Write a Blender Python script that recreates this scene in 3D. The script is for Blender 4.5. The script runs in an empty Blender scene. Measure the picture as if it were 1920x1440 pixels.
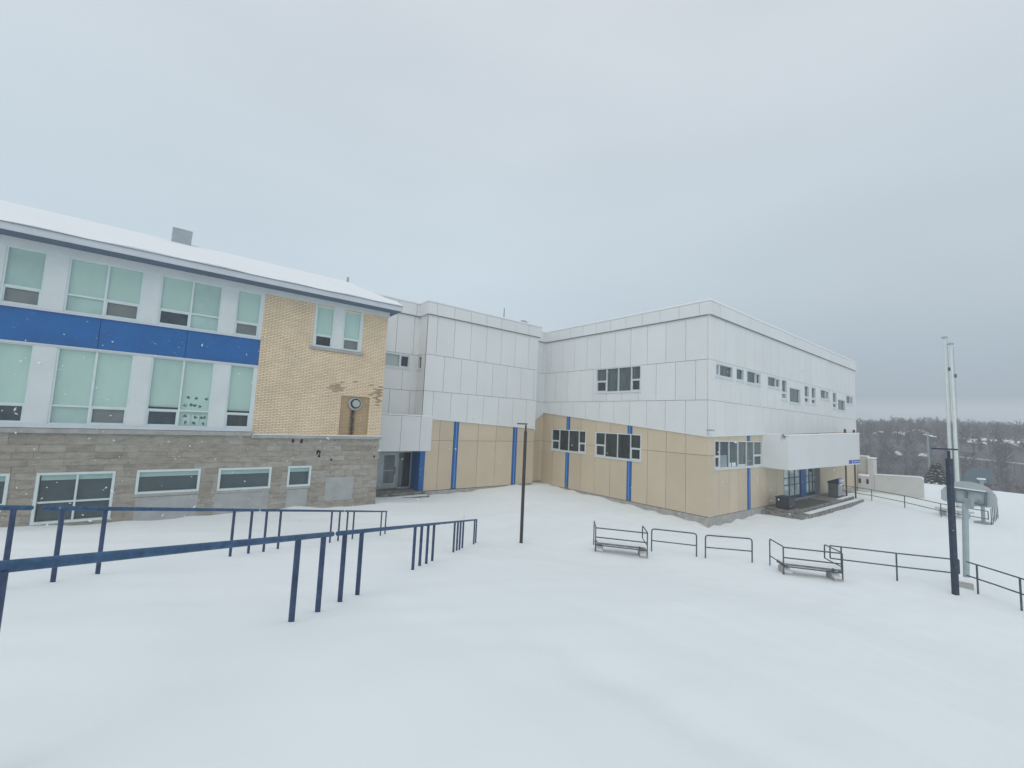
import bpy, math, random
import numpy as np
from mathutils import Matrix, Vector
random.seed(7)
SC = bpy.context.scene
COL = SC.collection

# ------------------------------------------------------------------ camera
F, YAW, PITCH, ROLL = 0.79596441, 0.90213309, 0.09046853, 0.04441685
CAMZ = 4.5
def basis():
    cy, sy, cp, sp = math.cos(YAW), math.sin(YAW), math.cos(PITCH), math.sin(PITCH)
    f = np.array([cy*cp, sy*cp, sp]); r = np.array([sy, -cy, 0.0]); u = np.cross(r, f)
    cr, sr = math.cos(ROLL), math.sin(ROLL)
    return r*cr + u*sr, u*cr - r*sr, f
R_, U_, F_ = basis()
cam = bpy.data.cameras.new('camera'); camo = bpy.data.objects.new('camera', cam); COL.objects.link(camo)
cam.sensor_fit = 'HORIZONTAL'; cam.sensor_width = 36.0; cam.lens = 36.0*F*1000/1920
cam.clip_start = 0.05; cam.clip_end = 3000
camo.matrix_world = Matrix(((R_[0], U_[0], -F_[0], 0), (R_[1], U_[1], -F_[1], 0), (R_[2], U_[2], -F_[2], CAMZ), (0, 0, 0, 1)))
SC.camera = camo

# ------------------------------------------------------------------ world, sun, exposure
SUN_EL, SUN_AZ = math.radians(48), math.radians(215)   # direction towards the sun (from +X counterclockwise)
W = bpy.data.worlds.new('World'); SC.world = W; W.use_nodes = True
nt = W.node_tree; nt.nodes.clear()
def N(t, kind, **kw):
    n = t.nodes.new(kind)
    for k, v in kw.items():
        setattr(n, k, v)
    return n
def math_(t, op, a, b=None, clamp=False):
    n = t.nodes.new('ShaderNodeMath'); n.operation = op; n.use_clamp = clamp
    for i, v in enumerate((a, b)):
        if v is None: continue
        if isinstance(v, (int, float)): n.inputs[i].default_value = v
        else: t.links.new(v, n.inputs[i])
    return n.outputs[0]
def mix_(t, fac, a, b, blend='MIX'):
    n = t.nodes.new('ShaderNodeMix'); n.data_type = 'RGBA'; n.blend_type = blend
    for i, v in ((0, fac), (6, a), (7, b)):
        if isinstance(v, (int, float)): n.inputs[i].default_value = v
        elif isinstance(v, tuple): n.inputs[i].default_value = (*v, 1)
        else: t.links.new(v, n.inputs[i])
    return n.outputs[2]
def ramp_(t, fac, stops):
    n = t.nodes.new('ShaderNodeValToRGB'); r = n.color_ramp
    while len(r.elements) > 1: r.elements.remove(r.elements[-1])
    for i, (p, c) in enumerate(stops):
        e = r.elements[0] if i == 0 else r.elements.new(p)
        e.position = p; e.color = (*c, 1) if len(c) == 3 else c
    t.links.new(fac, n.inputs[0]); return n.outputs[0]
tc = N(nt, 'ShaderNodeTexCoord'); sep = N(nt, 'ShaderNodeSeparateXYZ'); nt.links.new(tc.outputs['Generated'], sep.inputs[0])
sky = N(nt, 'ShaderNodeTexSky', sky_type='NISHITA'); sky.sun_disc = False
sky.sun_elevation = SUN_EL; sky.sun_rotation = math.pi/2 - SUN_AZ; sky.air_density = 1.0; sky.dust_density = 4.0
skyc = mix_(nt, 1.0, sky.outputs[0], (0.10, 0.10, 0.10), 'MULTIPLY')
# overcast layer: pale overhead, blue-grey bank low on the side of the valley
over = ramp_(nt, sep.outputs[2], [(0.0, (0.78, 0.86, 0.92)), (0.050, (0.70, 0.79, 0.85)), (0.074, (0.40, 0.485, 0.56)), (0.13, (0.43, 0.52, 0.59)), (0.24, (0.535, 0.62, 0.68)), (0.45, (0.60, 0.685, 0.745)), (0.8, (0.68, 0.715, 0.76)), (1.0, (0.72, 0.74, 0.77))])
leftw = ramp_(nt, math_(nt, 'ADD', math_(nt, 'MULTIPLY', sep.outputs[0], -0.5), math_(nt, 'ADD', math_(nt, 'MULTIPLY', sep.outputs[1], 0.5), 0.5)), [(0.0, (0, 0, 0)), (0.12, (0, 0, 0)), (0.62, (1, 1, 1))])
pale = ramp_(nt, sep.outputs[2], [(0.0, (0.59, 0.68, 0.74)), (0.3, (0.595, 0.705, 0.775)), (0.5, (0.63, 0.715, 0.775)), (1.0, (0.72, 0.74, 0.775))])
cl = mix_(nt, leftw, over, pale)
mp = N(nt, 'ShaderNodeMapping'); nt.links.new(tc.outputs['Generated'], mp.inputs[0]); mp.inputs['Scale'].default_value = (1.0, 1.0, 3.2)
nz = N(nt, 'ShaderNodeTexNoise'); nz.inputs['Scale'].default_value = 1.3; nz.inputs['Detail'].default_value = 3; nt.links.new(mp.outputs[0], nz.inputs['Vector'])
cl = mix_(nt, 1.0, cl, ramp_(nt, nz.outputs[0], [(0.25, (0.93, 0.94, 0.95)), (0.75, (1.07, 1.06, 1.05))]), 'MULTIPLY')
final = mix_(nt, 0.92, skyc, cl)
bg = N(nt, 'ShaderNodeBackground'); nt.links.new(final, bg.inputs[0]); bg.inputs[1].default_value = 1.0
wo = N(nt, 'ShaderNodeOutputWorld'); nt.links.new(bg.outputs[0], wo.inputs[0])
sl = bpy.data.lights.new('sun', 'SUN'); sl.energy = 0.55; sl.angle = math.radians(40); sl.color = (1.0, 0.97, 0.93)
so = bpy.data.objects.new('sun', sl); COL.objects.link(so); so.location = (-10, -10, 40)
sd = Vector((math.cos(SUN_AZ)*math.cos(SUN_EL), math.sin(SUN_AZ)*math.cos(SUN_EL), math.sin(SUN_EL)))
so.rotation_euler = sd.to_track_quat('Z', 'Y').to_euler()
vs = SC.view_settings; vs.view_transform = 'Standard'; vs.look = 'None'; vs.gamma = 1.0; vs.exposure = 0.03; vs.use_curve_mapping = False
SC.cycles.use_denoising = True
SC.cycles.max_bounces = 8; SC.cycles.volume_bounces = 1

# ------------------------------------------------------------------ photograph geometry helpers (turn a direction into a point at a known depth)
def ray(px, py): return R_*((px-960)/1000) + U_*((720-py)/1000) + F_*F
CP = np.array([0, 0, CAMZ])
def PX(px, py, x): d = ray(px, py); return CP + d*(x/d[0])
def PY(px, py, y): d = ray(px, py); return CP + d*(y/d[1])
def PZ(px, py, z): d = ray(px, py); return CP + d*((z-CAMZ)/d[2])

# ------------------------------------------------------------------ materials
M = {}
def mat(name, color, rough=0.6, metal=0.0, spec=0.5, noise=None, bump=None, tone=0.0, coat=0.0):
    """noise=(scale, low multiplier, high multiplier[, stretch]); bump=(scale, distance); tone = how much the mesh's 'tone' varies the colour"""
    m = bpy.data.materials.new(name); m.use_nodes = True; t = m.node_tree
    b = t.nodes['Principled BSDF']; b.inputs['Roughness'].default_value = rough; b.inputs['Metallic'].default_value = metal
    b.inputs['Specular IOR Level'].default_value = spec
    if coat: b.inputs['Coat Weight'].default_value = coat; b.inputs['Coat Roughness'].default_value = 0.04
    b.inputs['Base Color'].default_value = (*color, 1)
    tcn = N(t, 'ShaderNodeTexCoord'); c = None
    if noise:
        nn = N(t, 'ShaderNodeTexNoise'); nn.inputs['Scale'].default_value = noise[0]; nn.inputs['Detail'].default_value = 5; nn.inputs['Roughness'].default_value = 0.6
        v = tcn.outputs['Object']
        if len(noise) > 3:
            mm = N(t, 'ShaderNodeMapping'); mm.inputs['Scale'].default_value = noise[3]; t.links.new(v, mm.inputs[0]); v = mm.outputs[0]
        t.links.new(v, nn.inputs['Vector'])
        c = mix_(t, 1.0, color, ramp_(t, nn.outputs[0], [(0.3, (noise[1],)*3), (0.7, (noise[2],)*3)]), 'MULTIPLY')
    if tone:
        at = N(t, 'ShaderNodeAttribute', attribute_name='tone')
        f = math_(t, 'ADD', math_(t, 'MULTIPLY', at.outputs['Fac'], 2*tone), 1-tone)
        cc = N(t, 'ShaderNodeCombineColor'); [t.links.new(f, cc.inputs[i]) for i in range(3)]
        c = mix_(t, 1.0, c if c is not None else color, cc.outputs[0], 'MULTIPLY')
    if c is not None: t.links.new(c, b.inputs['Base Color'])
    if bump:
        nb = N(t, 'ShaderNodeTexNoise'); nb.inputs['Scale'].default_value = bump[0]; nb.inputs['Detail'].default_value = 6
        t.links.new(tcn.outputs['Object'], nb.inputs['Vector'])
        bn = N(t, 'ShaderNodeBump'); bn.inputs['Distance'].default_value = bump[1]; bn.inputs['Strength'].default_value = 0.8
        t.links.new(nb.outputs[0], bn.inputs['Height']); t.links.new(bn.outputs[0], b.inputs['Normal'])
    M[name] = m; return m
mat('snow', (0.86, 0.905, 0.915), 0.75, spec=0.3, noise=(0.35, 0.985, 1.01), bump=(1.6, 0.022))
mat('roof_snow', (0.87, 0.885, 0.90), 0.8, spec=0.3, bump=(2.5, 0.02))
mat('white_panel', (0.775, 0.795, 0.79), 0.42, noise=(0.5, 0.965, 1.02), tone=0.022)
mat('white_trim', (0.78, 0.81, 0.82), 0.4, noise=(3, 0.95, 1.03))
mat('grey_trim', (0.56, 0.59, 0.62), 0.4, noise=(3, 0.94, 1.04))
mat('joint', (0.30, 0.31, 0.315), 0.8)
mat('tan_joint', (0.20, 0.17, 0.13), 0.8)
mat('tan_panel', (0.62, 0.52, 0.385), 0.5, noise=(0.6, 0.95, 1.04), tone=0.045)
mat('blue_panel', (0.012, 0.125, 0.37), 0.5, noise=(1.5, 0.85, 1.12))
mat('blue_metal', (0.014, 0.12, 0.37), 0.35, noise=(5, 0.85, 1.15))
mat('blue_rib', (0.10, 0.30, 0.70), 0.3)
mat('navy_steel', (0.036, 0.062, 0.13), 0.5, metal=0.0, noise=(9, 0.65, 1.5), bump=(60, 0.002))
mat('navy_top', (0.050, 0.108, 0.20), 0.6, spec=0.3, metal=0.0, noise=(14, 0.7, 1.35), bump=(70, 0.002))
mat('black_brown', (0.045, 0.036, 0.036), 0.5, noise=(6, 0.7, 1.4))
mat('dark_post', (0.022, 0.036, 0.066), 0.5, noise=(5, 0.7, 1.5), bump=(40, 0.002))
mat('grey_steel', (0.075, 0.10, 0.115), 0.5, metal=0.3, noise=(9, 0.7, 1.4))
mat('galvanised', (0.40, 0.46, 0.48), 0.5, metal=0.35, noise=(3, 0.88, 1.08))
mat('board_grey', (0.44, 0.49, 0.505), 0.6, noise=(2, 0.93, 1.05))
mat('pale_blind', (0.42, 0.50, 0.49), 0.6, coat=0.8)
mat('dull_grey', (0.30, 0.35, 0.37), 0.6, noise=(2, 0.92, 1.06))
mat('slate_board', (0.17, 0.22, 0.25), 0.6, noise=(2, 0.92, 1.06))
mat('flag_white', (0.72, 0.76, 0.72), 0.45, noise=(2, 0.9, 1.05))
mat('concrete', (0.42, 0.41, 0.385), 0.9, noise=(3, 0.78, 1.15), bump=(12, 0.01))
mat('wet_concrete', (0.19, 0.185, 0.175), 0.8, noise=(3.5, 0.55, 1.8), bump=(15, 0.01))
mat('pale_render', (0.60, 0.60, 0.57), 0.8, noise=(1.2, 0.93, 1.04))
mat('soffit', (0.11, 0.155, 0.23), 0.6)
mat('fascia', (0.60, 0.64, 0.68), 0.45, noise=(2, 0.95, 1.04))
mat('pier', (0.68, 0.725, 0.73), 0.45, noise=(1.5, 0.94, 1.04))
mat('alu_frame', (0.66, 0.75, 0.76), 0.35, noise=(4, 0.93, 1.04))
mat('vinyl_frame', (0.68, 0.73, 0.75), 0.35, noise=(4, 0.93, 1.04))
mat('blind', (0.43, 0.615, 0.555), 0.7, noise=(0.7, 0.88, 1.08, (1, 1, 0.35)), coat=0.9)
mat('blind_grey', (0.38, 0.54, 0.50), 0.7, noise=(1.1, 0.85, 1.10), coat=0.9)
mat('screen', (0.185, 0.21, 0.21), 0.8, noise=(2, 0.9, 1.12), coat=0.25)
mat('dark_glass', (0.022, 0.038, 0.052), 0.06, noise=(1.8, 0.5, 1.9), spec=0.8)
mat('grey_glass', (0.075, 0.105, 0.11), 0.06, noise=(1.2, 0.6, 1.5, (2.5, 2.5, 0.5)), spec=0.8)
mat('dim_glass', (0.030, 0.040, 0.042), 0.06, noise=(1.6, 0.45, 1.7, (2.0, 2.0, 0.5)), spec=0.6)
mat('teal_glass', (0.055, 0.088, 0.10), 0.06, noise=(1.0, 0.8, 1.25), spec=0.8)
mat('snow_reflection_glass', (0.56, 0.68, 0.71), 0.05, noise=(1.3, 0.75, 1.2), spec=0.9)  # pale base colour paints the snow's reflection into the entrance panes
mat('poster_grey', (0.26, 0.33, 0.35), 0.3, noise=(3, 0.9, 1.1), coat=0.8)  # blue-grey of the window poster
mat('brick_infill', (0.41, 0.30, 0.175), 0.85)
mat('odd_brick', (0.40, 0.28, 0.19), 0.9, noise=(6, 0.7, 1.3))
mat('stone_mortar', (0.33, 0.32, 0.30), 0.95, noise=(2, 0.85, 1.15))
mat('cement', (0.40, 0.415, 0.41), 0.9, noise=(2, 0.86, 1.12))
mat('ledge', (0.40, 0.40, 0.385), 0.85, noise=(4, 0.8, 1.12))
mat('vent_metal', (0.46, 0.44, 0.42), 0.45, metal=0.4, noise=(8, 0.75, 1.2))
mat('black', (0.012, 0.013, 0.015), 0.6)
mat('planter', (0.022, 0.032, 0.045), 0.55, noise=(4, 0.7, 1.4))
mat('doormat', (0.085, 0.085, 0.078), 0.95, noise=(25, 0.7, 1.3))
mat('bin_body', (0.10, 0.105, 0.10), 0.6, noise=(5, 0.7, 1.3))
mat('sign_blue', (0.03, 0.10, 0.50), 0.4, noise=(4, 0.9, 1.1))
mat('sign_white', (0.75, 0.78, 0.80), 0.5)
mat('bark', (0.060, 0.052, 0.056), 0.95, noise=(2, 0.6, 1.5))
mat('twigs', (0.054, 0.040, 0.046), 0.95, tone=0.35)
mat('rust_twigs', (0.13, 0.085, 0.055), 0.95, tone=0.3)
mat('needles', (0.030, 0.048, 0.032), 0.9, tone=0.4)
mat('scrub_ground', (0.085, 0.070, 0.078), 0.95, noise=(0.12, 0.55, 1.7))
mat('paper', (0.46, 0.60, 0.56), 0.7, coat=0.6)
mat('ink', (0.10, 0.14, 0.13), 0.7)
mat('red_wall', (0.16, 0.07, 0.075), 0.8)
mat('house_wall', (0.16, 0.17, 0.19), 0.8, noise=(0.6, 0.85, 1.15))

# cream brick with brown mortar
def brick_mat(name, c1, c2, mortar, scale_row, bump=0.006, stain=False):
    m = bpy.data.materials.new(name); m.use_nodes = True; t = m.node_tree; b = t.nodes['Principled BSDF']
    b.inputs['Roughness'].default_value = 0.85; b.inputs['Specular IOR Level'].default_value = 0.25
    tcn = N(t, 'ShaderNodeTexCoord'); sp = N(t, 'ShaderNodeSeparateXYZ'); t.links.new(tcn.outputs['Object'], sp.inputs[0])
    cb = N(t, 'ShaderNodeCombineXYZ'); t.links.new(math_(t, 'ADD', sp.outputs[0], sp.outputs[1]), cb.inputs[0]); t.links.new(sp.outputs[2], cb.inputs[1])
    br = N(t, 'ShaderNodeTexBrick'); t.links.new(cb.outputs[0], br.inputs['Vector'])
    br.inputs['Scale'].default_value = 1.0; br.inputs['Row Height'].default_value = scale_row; br.inputs['Brick Width'].default_value = 0.245
    br.inputs['Mortar Size'].default_value = 0.009; br.inputs['Mortar Smooth'].default_value = 0.15; br.inputs['Bias'].default_value = 0.0
    br.inputs['Color1'].default_value = (*c1, 1); br.inputs['Color2'].default_value = (*c2, 1); br.inputs['Mortar'].default_value = (*mortar, 1)
    nn = N(t, 'ShaderNodeTexNoise'); nn.inputs['Scale'].default_value = 1.2; nn.inputs['Detail'].default_value = 4; t.links.new(tcn.outputs['Object'], nn.inputs['Vector'])
    c = mix_(t, 1.0, br.outputs[0], ramp_(t, nn.outputs[0], [(0.3, (0.9, 0.9, 0.9)), (0.7, (1.07, 1.06, 1.05))]), 'MULTIPLY')
    if stain:   # soot that ran down the wall below the vent
        n2 = N(t, 'ShaderNodeTexNoise'); n2.inputs['Scale'].default_value = 9; n2.inputs['Detail'].default_value = 4; t.links.new(tcn.outputs['Object'], n2.inputs['Vector'])
        dx = math_(t, 'ABSOLUTE', math_(t, 'SUBTRACT', sp.outputs[0], 6.40))
        across = math_(t, 'SUBTRACT', 1.0, math_(t, 'DIVIDE', dx, 0.17), clamp=True)
        down = math_(t, 'MULTIPLY', math_(t, 'LESS_THAN', sp.outputs[2], 4.95), 1.6)
        f = math_(t, 'MULTIPLY', math_(t, 'MULTIPLY', across, down), math_(t, 'MULTIPLY', n2.outputs[0], 1.5), clamp=True)
        c = mix_(t, f, c, (0.07, 0.06, 0.055))
    t.links.new(c, b.inputs['Base Color'])
    bn = N(t, 'ShaderNodeBump'); bn.inputs['Distance'].default_value = bump; bn.invert = True; t.links.new(br.outputs[1], bn.inputs['Height']); t.links.new(bn.outputs[0], b.inputs['Normal'])
    M[name] = m
brick_mat('cream_brick', (0.93, 0.765, 0.54), (0.84, 0.67, 0.465), (0.37, 0.275, 0.19), 0.0667)
brick_mat('brick_infill', (0.50, 0.375, 0.235), (0.44, 0.33, 0.20), (0.34, 0.25, 0.15), 0.0667, 0.003, stain=True)
# rough ashlar: each block carries its own tone, plus weathering
def stone_mat():
    m = bpy.data.materials.new('stone'); m.use_nodes = True; t = m.node_tree; b = t.nodes['Principled BSDF']; b.inputs['Roughness'].default_value = 0.9
    b.inputs['Specular IOR Level'].default_value = 0.2
    tcn = N(t, 'ShaderNodeTexCoord'); at = N(t, 'ShaderNodeAttribute', attribute_name='tone')
    c = ramp_(t, at.outputs['Fac'], [(0.0, (0.325, 0.295, 0.255)), (0.25, (0.365, 0.335, 0.29)), (0.5, (0.395, 0.365, 0.32)), (0.75, (0.415, 0.395, 0.35)), (0.93, (0.45, 0.43, 0.39)), (1.0, (0.52, 0.48, 0.41))])
    n1 = N(t, 'ShaderNodeTexNoise'); n1.inputs['Scale'].default_value = 4.5; n1.inputs['Detail'].default_value = 7; n1.inputs['Roughness'].default_value = 0.7
    mm = N(t, 'ShaderNodeMapping'); mm.inputs['Scale'].default_value = (0.6, 0.6, 1.5); t.links.new(tcn.outputs['Object'], mm.inputs[0]); t.links.new(mm.outputs[0], n1.inputs['Vector'])
    c = mix_(t, 1.0, c, ramp_(t, n1.outputs[0], [(0.32, (0.72, 0.72, 0.72)), (0.5, (0.97, 0.97, 0.97)), (0.72, (1.18, 1.17, 1.15))]), 'MULTIPLY')
    t.links.new(c, b.inputs['Base Color'])
    bn = N(t, 'ShaderNodeBump'); bn.inputs['Distance'].default_value = 0.05; t.links.new(n1.outputs[0], bn.inputs['Height']); t.links.new(bn.outputs[0], b.inputs['Normal'])
    M['stone'] = m
stone_mat()
# wind-blown snow stuck to the blue band
def flecked(name, cover):
    t = M[name].node_tree; b = t.nodes['Principled BSDF']; lk = b.inputs['Base Color'].links[0]; src = lk.from_socket
    tcn = N(t, 'ShaderNodeTexCoord'); mm = N(t, 'ShaderNodeMapping'); mm.inputs['Scale'].default_value = (1.0, 1.0, 2.6); t.links.new(tcn.outputs['Object'], mm.inputs[0])
    n1 = N(t, 'ShaderNodeTexNoise'); n1.inputs['Scale'].default_value = 7.5; n1.inputs['Detail'].default_value = 3; t.links.new(mm.outputs[0], n1.inputs['Vector'])
    t.links.new(mix_(t, ramp_(t, n1.outputs[0], [(cover, (0, 0, 0)), (cover+.07, (.7, .7, .7))]), src, (0.75, 0.8, 0.85)), b.inputs['Base Color'])
flecked('blue_panel', .69); flecked('dark_post', .71)

# ------------------------------------------------------------------ mesh builder
class MB:
    def __init__(s): s.v = []; s.f = []; s.t = []; s.smooth = []
    def add(s, vs, fs, tone=0.5, smooth=False):
        o = len(s.v); s.v += [tuple(float(c) for c in p) for p in vs]
        for f in fs: s.f.append(tuple(i+o for i in f)); s.t.append(tone); s.smooth.append(smooth)
    def box(s, x0, x1, y0, y1, z0, z1, tone=0.5):
        s.add([(x0,y0,z0),(x1,y0,z0),(x1,y1,z0),(x0,y1,z0),(x0,y0,z1),(x1,y0,z1),(x1,y1,z1),(x0,y1,z1)],
              [(0,3,2,1),(4,5,6,7),(0,1,5,4),(1,2,6,5),(2,3,7,6),(3,0,4,7)], tone); return s
    def obox(s, c, a, b, h, tone=0.5):     # centre, half vectors
        c, a, b, h = map(np.array, (c, a, b, h)); q = [c-a-b-h, c+a-b-h, c+a+b-h, c-a+b-h, c-a-b+h, c+a-b+h, c+a+b+h, c-a+b+h]
        s.add(q, [(0,3,2,1),(4,5,6,7),(0,1,5,4),(1,2,6,5),(2,3,7,6),(3,0,4,7)], tone); return s
    def tube(s, p0, p1, r0, r1=None, n=10, caps=True, smooth=True, round_end=False):
        r1 = r0 if r1 is None else r1
        p0, p1 = np.array(p0, float), np.array(p1, float); d = p1-p0; L = np.linalg.norm(d); d /= L
        a = np.cross(d, [0, 0, 1]) if abs(d[2]) < .9 else np.cross(d, [1, 0, 0]); a /= np.linalg.norm(a); b = np.cross(d, a)
        rings = [(p0, r0), (p1, r1)]
        if round_end: rings = [(p0-d*r0*.75, r0*.35), (p0-d*r0*.45, r0*.8), (p0, r0), (p1, r1), (p1+d*r1*.45, r1*.8), (p1+d*r1*.75, r1*.35)]
        vs = []; fs = []
        for p, r in rings:
            for i in range(n):
                t = 2*math.pi*i/n; vs.append(p + a*math.cos(t)*r + b*math.sin(t)*r)
        for k in range(len(rings)-1):
            for i in range(n):
                j = (i+1) % n; fs.append((k*n+i, k*n+j, (k+1)*n+j, (k+1)*n+i))
        s.add(vs, fs, smooth=smooth)
        if caps:
            s.add(vs[:n][::-1], [tuple(range(n))]); s.add(vs[-n:], [tuple(range(n))])
        return s
    def path(s, pts, r, n=8):
        pts = [np.array(p, float) for p in pts]; vs = []; fs = []
        for k, p in enumerate(pts):
            d = (pts[min(k+1, len(pts)-1)] - pts[max(k-1, 0)]); d /= np.linalg.norm(d)
            if k == 0: a = np.cross(d, [0.31, 0.17, 0.93]); a /= np.linalg.norm(a)
            else: a = a - d*np.dot(a, d); a /= np.linalg.norm(a)
            b = np.cross(d, a)
            for i in range(n):
                t = 2*math.pi*i/n; vs.append(p + a*math.cos(t)*r + b*math.sin(t)*r)
        for k in range(len(pts)-1):
            for i in range(n): j = (i+1) % n; fs.append((k*n+i, k*n+j, (k+1)*n+j, (k+1)*n+i))
        s.add(vs, fs, smooth=True); s.add(vs[:n][::-1], [tuple(range(n))]); s.add(vs[-n:], [tuple(range(n))]); return s
    def prism(s, poly, vec, tone=0.5):     # poly: 3D points, extruded by vec
        n = len(poly); vec = np.array(vec); P = [np.array(p, float) for p in poly]
        s.add(P + [p+vec for p in P], [tuple(range(n-1, -1, -1)), tuple(range(n, 2*n))] + [(i, (i+1) % n, n+(i+1) % n, n+i) for i in range(n)], tone); return s
    def build(s, name, m, parent=None, bevel=0.0, recenter=None):
        me = bpy.data.meshes.new(name); v = s.v
        if recenter is not None: v = [(p[0]-recenter[0], p[1]-recenter[1], p[2]-recenter[2]) for p in v]
        me.from_pydata(v, [], s.f)
        at = me.attributes.new('tone', 'FLOAT', 'FACE'); at.data.foreach_set('value', s.t)
        me.polygons.foreach_set('use_smooth', s.smooth)
        me.materials.append(M[m]); me.update()
        import bmesh
        bm = bmesh.new(); bm.from_mesh(me); bmesh.ops.recalc_face_normals(bm, faces=bm.faces); bm.to_mesh(me); bm.free()
        o = bpy.data.objects.new(name, me); COL.objects.link(o)
        if recenter is not None and parent is None: o.location = recenter
        if parent is not None: o.parent = parent
        if bevel:
            bv = o.modifiers.new('bevel', 'BEVEL'); bv.width = bevel; bv.segments = 2; bv.limit_method = 'ANGLE'
        return o
def tag(o, label=None, cat=None, group=None, kind=None):
    if label: o['label'] = label
    if cat: o['category'] = cat
    if group: o['group'] = group
    if kind: o['kind'] = kind
    return o
def empty(name, loc, label, cat, group=None, rz=0.0):
    o = bpy.data.objects.new(name, None); COL.objects.link(o); o.location = loc; o.rotation_euler = (0, 0, rz); o.empty_display_size = 0.3
    return tag(o, label, cat, group)
def lnk(mb, name, m, parent, **k):
    """build a part given in world coordinates below a parent that sits somewhere (unrotated)"""
    return mb.build(name, m, parent, recenter=tuple(parent_world(parent)), **k)
def parent_world(p):
    v = Vector((0, 0, 0)); q = p
    while q is not None: v += q.location; q = q.parent
    return v

# ------------------------------------------------------------------ ground: snow surface through measured points
def slope_z(x, y): return CAMZ - 1.17 - .2045*(0.68*x + 0.73*y)
ctrl = [(-3.1,19.7,.66),(-1.4,19.7,.58),(0,19.7,.60),(2.56,19.7,.53),(4.0,19.7,.60),(5.3,19.7,.57),(7.74,19.7,.44),(-12,19.7,.9),(11.7,23.1,-.03),(13.2,23.1,.0),(14.4,23.1,.03),(17.3,23.1,.17),(20,23.1,.20),
 (22.4,24.0,.07),(22.4,21.2,-.05),(22.4,19,-.13),(22.4,16.6,-.16),(22.4,14.5,-.24),(22.4,13.4,-.28),(22.4,11.3,-.42),(25.3,11.3,-.45),(28.7,11.0,-.40),(31,8.8,-.45),(41,9,-.45),(49.7,11.3,-.4),
 (12.9,10.9,.05),(12.2,10.2,.05),(13.2,8.8,.04),(14.2,9.3,.04),(15.1,8.0,.03),(16.2,6.6,.03),(16.5,6.15,.03),(15.8,5.5,.04),(16.8,4.2,.03),(10.57,12.41,.05),(18.7,1.9,0.0),(20,1.8,-.02),(19,3.3,-.0),(17.7,4.6,0),(19.5,1.2,0),(18.6,.5,0),(17,-4,.1),
 (43,8.9,-.4),(42,6.7,-.4),(40.2,4.6,-.4),(39.5,2.4,-.4),(50,6.8,-.4),(60,3,-.55),(60,-20,-.6),(35,-20,-.4),(22,-16,.2),(71,9,-.7),(71,2,-.7),(71,-20,-.8),(30,3,-.25),(60,20,-.6),(28,8.8,-.35),
 (0,0,CAMZ-1.62),(-4,1,CAMZ-1.5),(-8,5,CAMZ-1.5),(1.5,1.6,CAMZ-1.68),(3,-2.5,CAMZ-2.0),(6,-1,CAMZ-2.75),(9,0,CAMZ-3.4),(12.5,0,CAMZ-4.1),(0,-8,CAMZ-1.6),(10,-12,CAMZ-3.0),(-12,-8,CAMZ-1.3),(-10,12,slope_z(-10,12)),(8.5,3.5,slope_z(8.5,3.5)-.25),(5,3.5,slope_z(5,3.5)-.1),(12,6,.32)]
e1 = np.array([8.03, 8.62])/math.hypot(8.03, 8.62); e2 = np.array([7.47, 8.15])/math.hypot(7.47, 8.15)
for s in (-1.2, 0, 1.2, 2.6, 4, 5.4, 6.8, 8.2, 9.6, 11.6): p = np.array([1.06, 4.57]) + e1*s; ctrl.append((p[0], p[1], slope_z(*p)))
for s in (-3.5, -1.5, 0, 1.5, 3, 4.5, 6, 7.5, 9, 10.7): p = np.array([-1.0, 6.85]) + e2*s; ctrl.append((p[0], p[1], slope_z(*p)+.1))
CT = np.array(ctrl, float); NC = len(CT)
def phi(d2): return np.sqrt(d2 + 1.5)
A_ = np.zeros((NC+3, NC+3)); d2 = ((CT[:, None, :2]-CT[None, :, :2])**2).sum(-1)
A_[:NC, :NC] = phi(d2) - np.eye(NC)*0.03; A_[:NC, NC] = 1; A_[:NC, NC+1:] = CT[:, :2]; A_[NC, :NC] = 1; A_[NC+1:, :NC] = CT[:, :2].T
WT = np.linalg.solve(A_, np.concatenate([CT[:, 2], [0, 0, 0]]))
def sstep(t): t = np.clip(t, 0, 1); return t*t*(3-2*t)
def waves(x, y, seed, n, lam):
    rg = np.random.RandomState(seed); z = 0
    for i in range(n):
        a = rg.uniform(0, 2*math.pi); k = 2*math.pi/(lam*rg.uniform(.6, 1.6)); z = z + np.sin(k*(x*math.cos(a)+y*math.sin(a)) + rg.uniform(0, 6.28))
    return z/math.sqrt(n)
def outer_z(x, y):
    t = x - 71.0 - 3*np.sin(y*.06)
    z = -.7 - 22*sstep(t/55) + 27*sstep((t-60)/120) + 8*sstep((t-180)/220) + 8*sstep((t-400)/450)
    z = z + (waves(x, y, 5, 6, 90.)*1.1 + 5*sstep((t-250)/250)*waves(x*0.2, y, 6, 4, 190.)*.5)*sstep((t-20)/80)
    return z
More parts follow.
